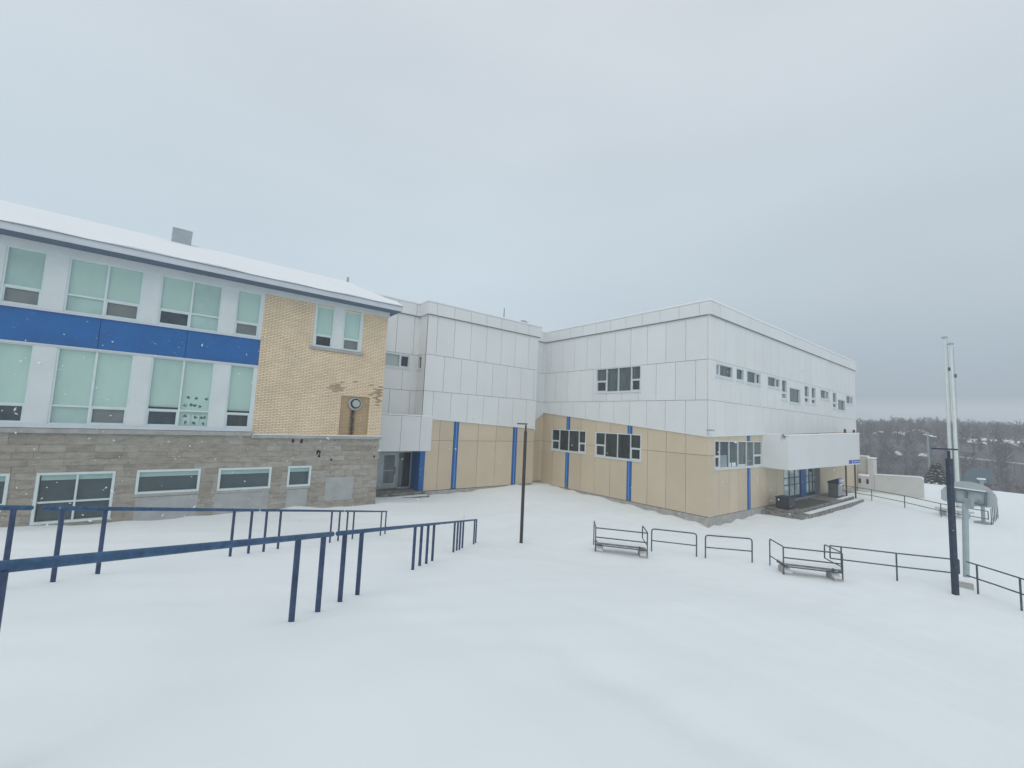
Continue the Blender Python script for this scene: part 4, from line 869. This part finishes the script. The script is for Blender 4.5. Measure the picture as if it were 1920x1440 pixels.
for z in (.25, .92): m_.tube((a[0], a[1], g+z), (b[0], b[1], g+z), .016)
lnk(m_, 'rack_rail', 'grey_steel', rk); m_ = MB()
for t in np.linspace(0, 1, 5): q = a+(b-a)*t; m_.tube((q[0], q[1], g-.2), (q[0], q[1], g+.95), .022)
lnk(m_, 'rack_bar', 'grey_steel', rk)

# ================================================================== basketball boards
hb = np.array([ray(695, 790)[0], ray(695, 790)[1], 0]); hb /= np.linalg.norm(hb); nb_ = np.array([hb[1], -hb[0], 0])
if nb_ @ np.array([F_[0], F_[1], 0]) > 0: nb_ = -nb_            # towards the camera
def onplane(px, py, P0): d = ray(px, py); return CP + d*(((P0-CP)@nb_)/(d@nb_))
def crop(ox, oy, s, pts): return [(ox+x/s, oy+y/s) for x, y in pts]
bp0 = PZ(1811.7, 1092, gz(20.2, 1.8))
bkb = empty('basketball_hoop', tuple(bp0), 'nearer basketball board seen from behind, pale fan shape on a thick grey pole', 'basketball hoop', 'basketball hoops')
m_ = MB(); tp = onplane(1809.5, 945, bp0); m_.tube((bp0[0], bp0[1], bp0[2]-.2), tuple(tp), .078, n=14); lnk(m_, 'pole', 'galvanised', bkb)
PB = bp0 - nb_*.75
out = crop(1740, 860, 10.2875, [(245, 610), (250, 775), (300, 812), (420, 832), (700, 868), (1000, 925), (1160, 945), (1330, 945), (1326, 775), (1290, 690), (1220, 615), (1140, 555), (1050, 515), (900, 465), (780, 445), (700, 438), (590, 438), (480, 455), (370, 510), (300, 555)])
m_ = MB(); m_.prism([onplane(x, y, PB) for x, y in out], tuple(-nb_*.05)); bo = lnk(m_, 'backboard', 'board_grey', bkb, bevel=.008)
def bar(mb, a, b, P0, w, dep): 
    p, q = onplane(*crop(1740, 860, 10.2875, [a])[0], P0), onplane(*crop(1740, 860, 10.2875, [b])[0], P0); d = (q-p)/2; L = np.linalg.norm(d); u = np.cross(d/L, nb_)
    mb.obox((p+q)/2+nb_*dep/2, d+d/L*w/2, u*w/2, nb_*dep/2)
P1_ = PB + nb_*.01
m_ = MB(); 
for a, b in (((500, 590), (1125, 660)), ((1125, 660), (1120, 900)), ((1120, 900), (530, 830)), ((530, 830), (500, 590)), ((740, 620), (745, 760))): bar(m_, a, b, P1_, .05, .06)
lnk(m_, 'brace_frame', 'slate_board', bkb)
m_ = MB(); bar(m_, (500, 548), (1110, 632), P1_, .04, .07); lnk(m_, 'brace_snow', 'roof_snow', bkb, bevel=.01)
m_ = MB(); P2_ = bp0 + nb_*.07
q = [onplane(*p, P2_) for p in crop(1740, 860, 10.2875, [(680, 765), (830, 775), (828, 960), (752, 962), (690, 930)])]; m_.prism(q, tuple(-nb_*.18)); lnk(m_, 'pole_bracket', 'dull_grey', bkb, bevel=.01)
m_ = MB()
for hz_ in (.2, -.12): c0 = np.array([tp[0], tp[1], tp[2]+hz_*.5]); m_.tube(c0, c0-nb_*.72, .03)
lnk(m_, 'support_arm', 'dull_grey', bkb)
m_ = MB(); rc = PB - nb_*.35 + np.array([0, 0, 0]); rc = np.array([rc[0], rc[1], onplane(1816, 938, PB)[2]]) + hb*0
m_.path([rc + hb*.225*math.cos(t) + nb_*.225*math.sin(t) for t in np.linspace(0, 2*math.pi, 21)], .012, 6); lnk(m_, 'rim', 'grey_steel', bkb)
m_ = MB(); dA = np.array([hb[0], hb[1], 0]); g = bp0[2]
q0_ = PZ(1797, 1100, g); q1_ = PZ(1823, 1105, g); cc_ = (q0_+q1_)/2; dd_ = (q1_-q0_)/2; nn_ = np.array([-dd_[1], dd_[0], 0]); nn_ = nn_/np.linalg.norm(nn_)
if nn_ @ np.array([F_[0], F_[1], 0]) < 0: nn_ = -nn_
m_.obox(cc_+nn_*.28+np.array([0, 0, -.05]), dd_*1.25, nn_*.28, (0, 0, .20)); lnk(m_, 'concrete_base', 'concrete', bkb, bevel=.01)
m_ = MB(); m_.obox(cc_+nn_*.28+np.array([0, 0, .185]), dd_*1.23, nn_*.275, (0, 0, .03)); lnk(m_, 'base_snow', 'roof_snow', bkb, bevel=.02)
fp = np.array([39.6, 2.72, gz(39.6, 2.72)])
fbk = empty('basketball_hoop', tuple(fp), 'farther basketball board, dim blue-grey fan shape against the dark wood', 'basketball hoop', 'basketball hoops')
PF = fp - nb_*.0
out = crop(1740, 860, 10.2875, [(680, 430), (690, 330), (715, 270), (760, 220), (830, 187), (900, 175), (980, 172), (1060, 182), (1140, 205), (1210, 250), (1265, 310), (1295, 380), (1300, 470), (1240, 485), (1000, 462), (800, 440)])
m_ = MB(); m_.prism([onplane(x, y, PF-nb_*.5) for x, y in out], tuple(-nb_*.05)); lnk(m_, 'backboard', 'slate_board', fbk, bevel=.008)
tpz = onplane(1838, 900, PF)[2]
m_ = MB(); m_.tube((fp[0], fp[1], fp[2]-.1), (fp[0], fp[1], tpz), .09, n=12); m_.obox((fp[0], fp[1], fp[2]+.05), hb*.32, nb_*.3, (0, 0, .05)); lnk(m_, 'pole', 'dull_grey', fbk)
m_ = MB(); c0 = np.array([fp[0], fp[1], tpz-.1]); m_.tube(c0, c0-nb_*.5, .05); lnk(m_, 'support_arm', 'dull_grey', fbk)
m_ = MB(); m_.obox(c0+np.array([0, 0, .17]), hb*.16, nb_*.14, (0, 0, .05)); lnk(m_, 'bracket_snow', 'roof_snow', fbk, bevel=.03)
# snow-covered table beyond the railing
tg = np.array([40.9, 4.1]); g = gz(*tg)
tbl = empty('picnic_table', (tg[0], tg[1], g), 'snow-covered picnic table half hidden by the dark lamp post', 'table')
m_ = MB(); m_.obox((tg[0], tg[1], g+.42), hb*.85, nb_*.35, (0, 0, .04)); [m_.obox((tg[0]+hb[0]*k, tg[1]+hb[1]*k, g+.1), hb*.06, nb_*.3, (0, 0, .3)) for k in (-.6, .6)]; lnk(m_, 'table_top', 'pale_render', tbl)
m_ = MB(); m_.obox((tg[0], tg[1], g+.50), hb*.84, nb_*.34, (0, 0, .045)); lnk(m_, 'table_snow', 'roof_snow', tbl, bevel=.04)

# ================================================================== flag poles
for (foot, topz, r0, lab) in ((tuple(PZ(1787, 966, -.4)[:2]), (1770.5, 634), .12, 'left and taller of the two white flag poles behind the dark lamp post'), (tuple(PZ(1798.5, 968, -.4)[:2]), (1781.5, 646), .12, 'right and slightly shorter of the two white flag poles behind the dark lamp post')):
    d = ray(*topz); t = math.hypot(*foot)/math.hypot(d[0], d[1]); tp_ = CP + d*t; g = gz(*foot)
    root = empty('flag_pole', (foot[0], foot[1], g), lab, 'flag pole', 'white flag poles')
    m_ = MB(); zt = tp_[2]; n_ = 5; m_.tube((foot[0], foot[1], g-.2), (foot[0], foot[1], g+(zt-g)*.55), r0, r0*.8, 14); m_.tube((foot[0], foot[1], g+(zt-g)*.55), (foot[0], foot[1], zt), r0*.8, r0*.42, 14); lnk(m_, 'pole', 'flag_white', root)
    m_ = MB(); m_.tube((foot[0], foot[1], zt), (foot[0], foot[1], zt+.08), .17, .17, 14); m_.tube((foot[0], foot[1], zt+.08), (foot[0], foot[1], zt+.16), .1, .03, 14); lnk(m_, 'truck_cap', 'galvanised', root)
    m_ = MB(); m_.tube((foot[0]-.02, foot[1]-.16, g+1.3), (foot[0]-.02, foot[1]-.12, zt-.2), .012, n=6); lnk(m_, 'halyard', 'dull_grey', root)
    m_ = MB(); m_.obox((foot[0], foot[1]-.16, zt-2.2), (.05, 0, 0), (0, .06, 0), (0, 0, .12)); lnk(m_, 'pulley', 'grey_steel', root)

# ================================================================== beyond the edge: wood, pole, pine, houses
def tree_geo(mb, x, y, z, h, rgn, nb, thick, spread):
    """bare tree: tapered leaning trunk and nb thin branches fanning up"""
    lean = rgn.uniform(-.06, .06, 2)
    def at(t): return np.array([x+lean[0]*h*t, y+lean[1]*h*t, z+h*t])
    mb.tube(at(-.05), at(.62), thick, thick*.5, 4, caps=False, smooth=False); mb.tube(at(.62), at(.98), thick*.5, thick*.12, 3, caps=False, smooth=False)
def branch_geo(mb, x, y, z, h, rgn, nb, spread, w):
    for i in range(nb):
        t = rgn.uniform(.28, .95); az = rgn.uniform(0, 6.283); L = h*spread*rgn.uniform(.5, 1.1)*(1.15-t*.75); up_ = rgn.uniform(.35, 1.3)
        p = np.array([x, y, z+h*t]); d = np.array([math.cos(az), math.sin(az), up_]); d /= np.linalg.norm(d); q = p+d*L
        sd_ = np.array([-math.sin(az), math.cos(az), 0])*w; tn = rgn.rand()
        mb.add([p-sd_, p+sd_, q], [(0, 1, 2)], tn)
        for k in range(3):
            s = rgn.uniform(.3, .9); pp = p+d*L*s; dd = d + rgn.uniform(-.7, .7, 3) + np.array([0, 0, .25]); dd /= np.linalg.norm(dd); qq = pp+dd*L*.45
            sd2 = np.cross(dd, rgn.uniform(-1, 1, 3)); sd2 = sd2/np.linalg.norm(sd2)*w*.7; mb.add([pp-sd2, pp+sd2, qq], [(0, 1, 2)], tn)
rgn = np.random.RandomState(11)
# forty nearest trees as things
near_pts = []
tries = 0
while len(near_pts) < 40 and tries < 4000:
    tries += 1; x = rgn.uniform(92, 128); az = rgn.uniform(-.10, .30); y = x*math.tan(az)
    if all((x-a)**2+(y-b)**2 > 9 for a, b in near_pts): near_pts.append((x, y))
near_pts.sort(key=lambda p: -p[1]/p[0])
words_ = ['slender', 'tall', 'stubby', 'leaning', 'wide', 'thin', 'dense', 'sparse']
for i, (x, y) in enumerate(near_pts):
    z = gz(x, y)-.2; h = rgn.uniform(4, 6.5); root = empty('bare_tree', (x, y, z), 'bare leafless grey-brown tree at the near edge of the wood below the snowy yard', 'tree', 'bare trees at the near edge of the wood')
    t_m = MB(); tree_geo(t_m, x, y, z, h, rgn, 0, .16, 0); lnk(t_m, 'trunk', 'bark', root)
    c_m = MB(); branch_geo(c_m, x, y, z, h, rgn, 95, .36, .045); lnk(c_m, 'crown', 'rust_twigs' if rgn.rand() < .12 else 'twigs', root)
wood = MB(); wt_ = MB(); cnt = 0
for x in np.arange(100, 600, 1):
    pass
pts = []
d_ = 96.0
while d_ < 620:
    sp_ = 3.6 + d_*.010
    az0, az1 = -.32, .62
    n_ = int((az1-az0)*d_/sp_)
    for k in range(n_):
        az = az0 + (az1-az0)*(k+rgn.rand())/n_; r_ = d_+rgn.uniform(-2.5, 2.5); pts.append((r_*math.cos(az), r_*math.sin(az)))
    d_ += sp_*1.05
pts = np.array(pts); zz = ground_z(pts[:, 0], pts[:, 1])
HOUSE_GAPS = [(262, PX(1717, 812, 262)[1], 9), (272, PX(1648, 812, 272)[1], 6), (276, PX(1678, 812, 276)[1], 6), (238, PX(1888, 832, 238)[1], 9), (262, PX(1860, 826, 262)[1], 22)]
for (x, y), z in zip(pts, zz):
    if x < 97: continue
    D = math.hypot(x, y); h = rgn.uniform(6.5, 10.5)*(1 if D < 330 else .8); nbr = int(54 if D < 230 else 38)
    if any(X0-16 < x < X0+2 and abs(y-Y0) < W0 for X0, Y0, W0 in HOUSE_GAPS): h = min(h, 3.0)
    branch_geo(wood, x, y, z-.3, h, rgn, nbr, .40, .05+D*.00035)
print('wood faces', len(wood.f), 'trees', len(pts))
wo_ = wood.build('woodland', 'twigs'); tag(wo_, 'dark bare winter wood covering the far hillside under low cloud', 'woodland', kind='stuff')
# underbrush at the lip of the plateau
br_ = MB()
for i in range(500):
    x = rgn.uniform(74, 92); y = rgn.uniform(-25, 32); z = float(ground_z(x, y)[0]); branch_geo(br_, x, y, z-.2, rgn.uniform(.7, 2.2), rgn, 7, .6, .03)
tag(br_.build('brush', 'rust_twigs'), 'brown brush sticking out of the snow along the edge of the yard', 'brush', kind='stuff')
# snow-laden pine
px_, py_ = PX(1757, 900, 78)[:2]; pz = gz(px_, py_)-.3
pine = empty('pine_tree', (px_, py_, pz), 'small snow-laden pine at the edge of the wood, left of the dark lamp post', 'tree')
ptop = PX(1757, 869, 78)[2]; ph = ptop-pz
m_ = MB(); m_.tube((px_, py_, pz-.3), (px_, py_, ptop-.3), .16, .03, 8); lnk(m_, 'trunk', 'bark', pine)
nd = MB(); sw = MB()
for i in range(420):
    t = rgn.uniform(.08, 1)**.8; rad = (1-t)*ph*.42+.25; az = rgn.uniform(0, 6.283); r = rad*math.sqrt(rgn.rand()); c = np.array([px_+math.cos(az)*r, py_+math.sin(az)*r, pz+ph*t-.15*r])
    a = np.array([math.cos(az), math.sin(az), -.25])*rgn.uniform(.25, .5); b = np.array([-math.sin(az), math.cos(az), 0])*rgn.uniform(.12, .28); tn = rgn.rand()
    for k in range(3):
        o_ = rgn.uniform(-.12, .12, 3); nd.add([c-b+o_, c+b+o_, c+a+o_], [(0, 1, 2)], tn); nd.add([c-b*.8-[0, 0, .12], c+a*.8-[0, 0, .2], c+o_], [(0, 1, 2)], tn)
    if rgn.rand() < .7: sw.add([c-b*.8+[0, 0, .05], c+b*.8+[0, 0, .05], c+a*.85+[0, 0, .04], c-a*.3+[0, 0, .1]], [(0, 1, 3), (1, 2, 3), (2, 0, 3)], .5)
cro = lnk(nd, 'crown', 'needles', pine); lnk(sw, 'crown_snow', 'roof_snow', cro)
# utility pole
ux_, uy_ = PX(1743, 898, 84)[:2]; uz = gz(ux_, uy_); ut = PX(1736, 815, 84)[2]
upo = empty('utility_pole', (ux_, uy_, uz), 'tall pale grey street light pole with snowy head rising in front of the wood', 'utility pole')
m_ = MB(); m_.tube((ux_, uy_, uz-.3), (ux_, uy_, ut), .16, .12, 10); lnk(m_, 'pole', 'dull_grey', upo)
m_ = MB(); m_.tube((ux_, uy_+.4, ut+.05), (ux_, uy_-.5, ut-.15), .09, n=8); m_.obox((ux_, uy_-.6, ut-.2), (.18, 0, 0), (0, .3, 0), (0, 0, .08)); lnk(m_, 'lamp_head', 'sign_white', upo)
# snow-covered guard rail on the road crossing the wood
A0 = PX(1800, 857, 205); A1 = PX(1945, 873, 200)
gr_ = empty('guard_rail', tuple((A0+A1)/2), 'thin snow-covered rail line crossing the dark wood above the far basketball board', 'guard rail')
m_ = MB(); m_.tube(A0, A1, .2, n=8); lnk(m_, 'rail', 'sign_white', gr_)
m_ = MB()
for t in np.linspace(0, 1, 12): q = A0+(A1-A0)*t; g = gz(q[0], q[1]); m_.tube((q[0], q[1], min(g, q[2]-1)-.2), q, .07, n=6)
lnk(m_, 'rail_post', 'bark', gr_)
# houses with snowy roofs on the slope
def house(px0, px1, py_eave, X, rise, dep, label, wallm):
    a = PX(px0, py_eave, X); b = PX(px1, py_eave+(px1-px0)*.04, X); y0, y1 = sorted((a[1], b[1])); ze = a[2]
    zb = gz(X, (y0+y1)/2)-1
    r_ = empty('house', (X+dep/2, (y0+y1)/2, zb), label, 'house', 'houses in the far wood')
    m_ = MB(); m_.box(X, X+dep, y0, y1, zb, ze); m_.prism([(X, y0, ze), (X, y1, ze), (X, (y0+y1)/2, ze+rise)], (dep, 0, 0)) if dep > (y1-y0) else m_.prism([(X, y0, ze), (X+dep, y0, ze), (X+dep/2, y0, ze+rise)], (0, y1-y0, 0))
    lnk(m_, 'wall', wallm, r_)
    m_ = MB()
    if dep > (y1-y0): [m_.prism([(X-.5, yy, ze-.2), (X-.5, (y0+y1)/2, ze+rise+.1), (X-.5, (y0+y1)/2, ze+rise+.5), (X-.5, yy, ze+.2)], (dep+1, 0, 0)) for yy in (y0-.6, y1+.6)]
    else: [m_.prism([(xx, y0-.5, ze-.1), (X+dep/2, y0-.5, ze+rise+.1), (X+dep/2, y0-.5, ze+rise+.5), (xx, y0-.5, ze+.3)], (0, y1-y0+1, 0)) for xx in (X-.6, X+dep+.6)]
    lnk(m_, 'snow_roof', 'roof_snow', r_)
    m_ = MB()
    for t in np.linspace(.15, .85, 4): yy = y0+(y1-y0)*t; m_.box(X-.06, X-.005, yy-.5, yy+.5, ze-2.2, ze-1)
    lnk(m_, 'window', 'dark_glass', r_)
house(1697, 1738, 812, 262, 1.6, 9, 'long grey house whose snowy roof edge shows above the street light pole', 'house_wall')
house(1637, 1660, 813.5, 272, 1.0, 9, 'small house with white snow roof nearest the school corner in the far wood', 'house_wall')
house(1666, 1690, 814.5, 276, 1.0, 8, 'low reddish house between the grey house and the small one in the far wood', 'red_wall')
house(1668, 1682, 852, 208, .8, 6, 'low dark shed with a bright snowy roof edge half way down the wood', 'house_wall')
house(1872, 1905, 835, 238, 1.2, 8, 'low shed with a wide snow roof at the right edge of the wood', 'house_wall')
# snowy clearing strips across the slope
cs3 = MB()
for (a, b, c_, e_, X) in ((1795, 822, 1835, 826, 262), (1805, 827, 1850, 831, 258), (1836, 822.5, 1880, 828, 262), (1878, 826, 1925, 831, 262), (1720, 852.5, 1738, 854, 208)):
    p, q = PX(a, b, X), PX(c_, e_, X); u = (q-p)
    cs3.add([p+[0, 0, -.4], q+[0, 0, -.4], q+[5, 0, .5], p+[5, 0, .5], p+[5, 0, -2], q+[5, 0, -2]], [(0, 1, 2, 3), (3, 2, 5, 4), (0, 4, 5, 1), (0, 3, 4), (1, 5, 2)])
tag(cs3.build('snow_clearing', 'roof_snow'), kind='structure')

# ================================================================== falling snow
fk = MB(); rf_ = np.random.RandomState(4)
for i in range(520):
    D = rf_.uniform(3.0, 22); px = rf_.uniform(-100, 1590); py = rf_.uniform(600+max(0, px-1300)*.35 if px > 1300 else 620, 990); d = ray(px, py); d = d/np.linalg.norm(d); p = CP+d*D
    if p[2] < gz(p[0], p[1])+.3: continue
    s = rf_.uniform(.005, .011) * (0.6+D/16); a = rf_.uniform(-1, 1, 3); a /= np.linalg.norm(a); b = np.cross(a, rf_.uniform(-1, 1, 3)); b /= np.linalg.norm(b); c = np.cross(a, b)
    fk.add([p+a*s*1.9, p-a*s*1.9, p+b*s, p-b*s, p+c*s*.6, p-c*s*.6], [(0, 2, 4), (2, 1, 4), (1, 3, 4), (3, 0, 4), (2, 0, 5), (1, 2, 5), (3, 1, 5), (0, 3, 5)], smooth=True)
tag(fk.build('snowflakes', 'sign_white'), 'loose snowflakes drifting through the air', 'snowflakes', kind='stuff')

# ================================================================== haze
hz = MB(); hz.box(-790, 790, -790, 790, float(GZ.min())-1.5, max(float(GZ.max())+3, 37.0)); print('ground', GZ.min(), GZ.max())
hm = bpy.data.materials.new('haze'); hm.use_nodes = True; t = hm.node_tree; t.nodes.clear(); ov = N(t, 'ShaderNodeOutputMaterial'); pv = N(t, 'ShaderNodeVolumePrincipled')
pv.inputs['Color'].default_value = (0.93, 0.96, 1.0, 1); pv.inputs['Density'].default_value = 0.0019; pv.inputs['Anisotropy'].default_value = 0.2; t.links.new(pv.outputs[0], ov.inputs['Volume'])
M['haze'] = hm
tag(hz.build('haze', 'haze'), 'thin cold winter haze over the yard and the wood', 'haze', kind='stuff')
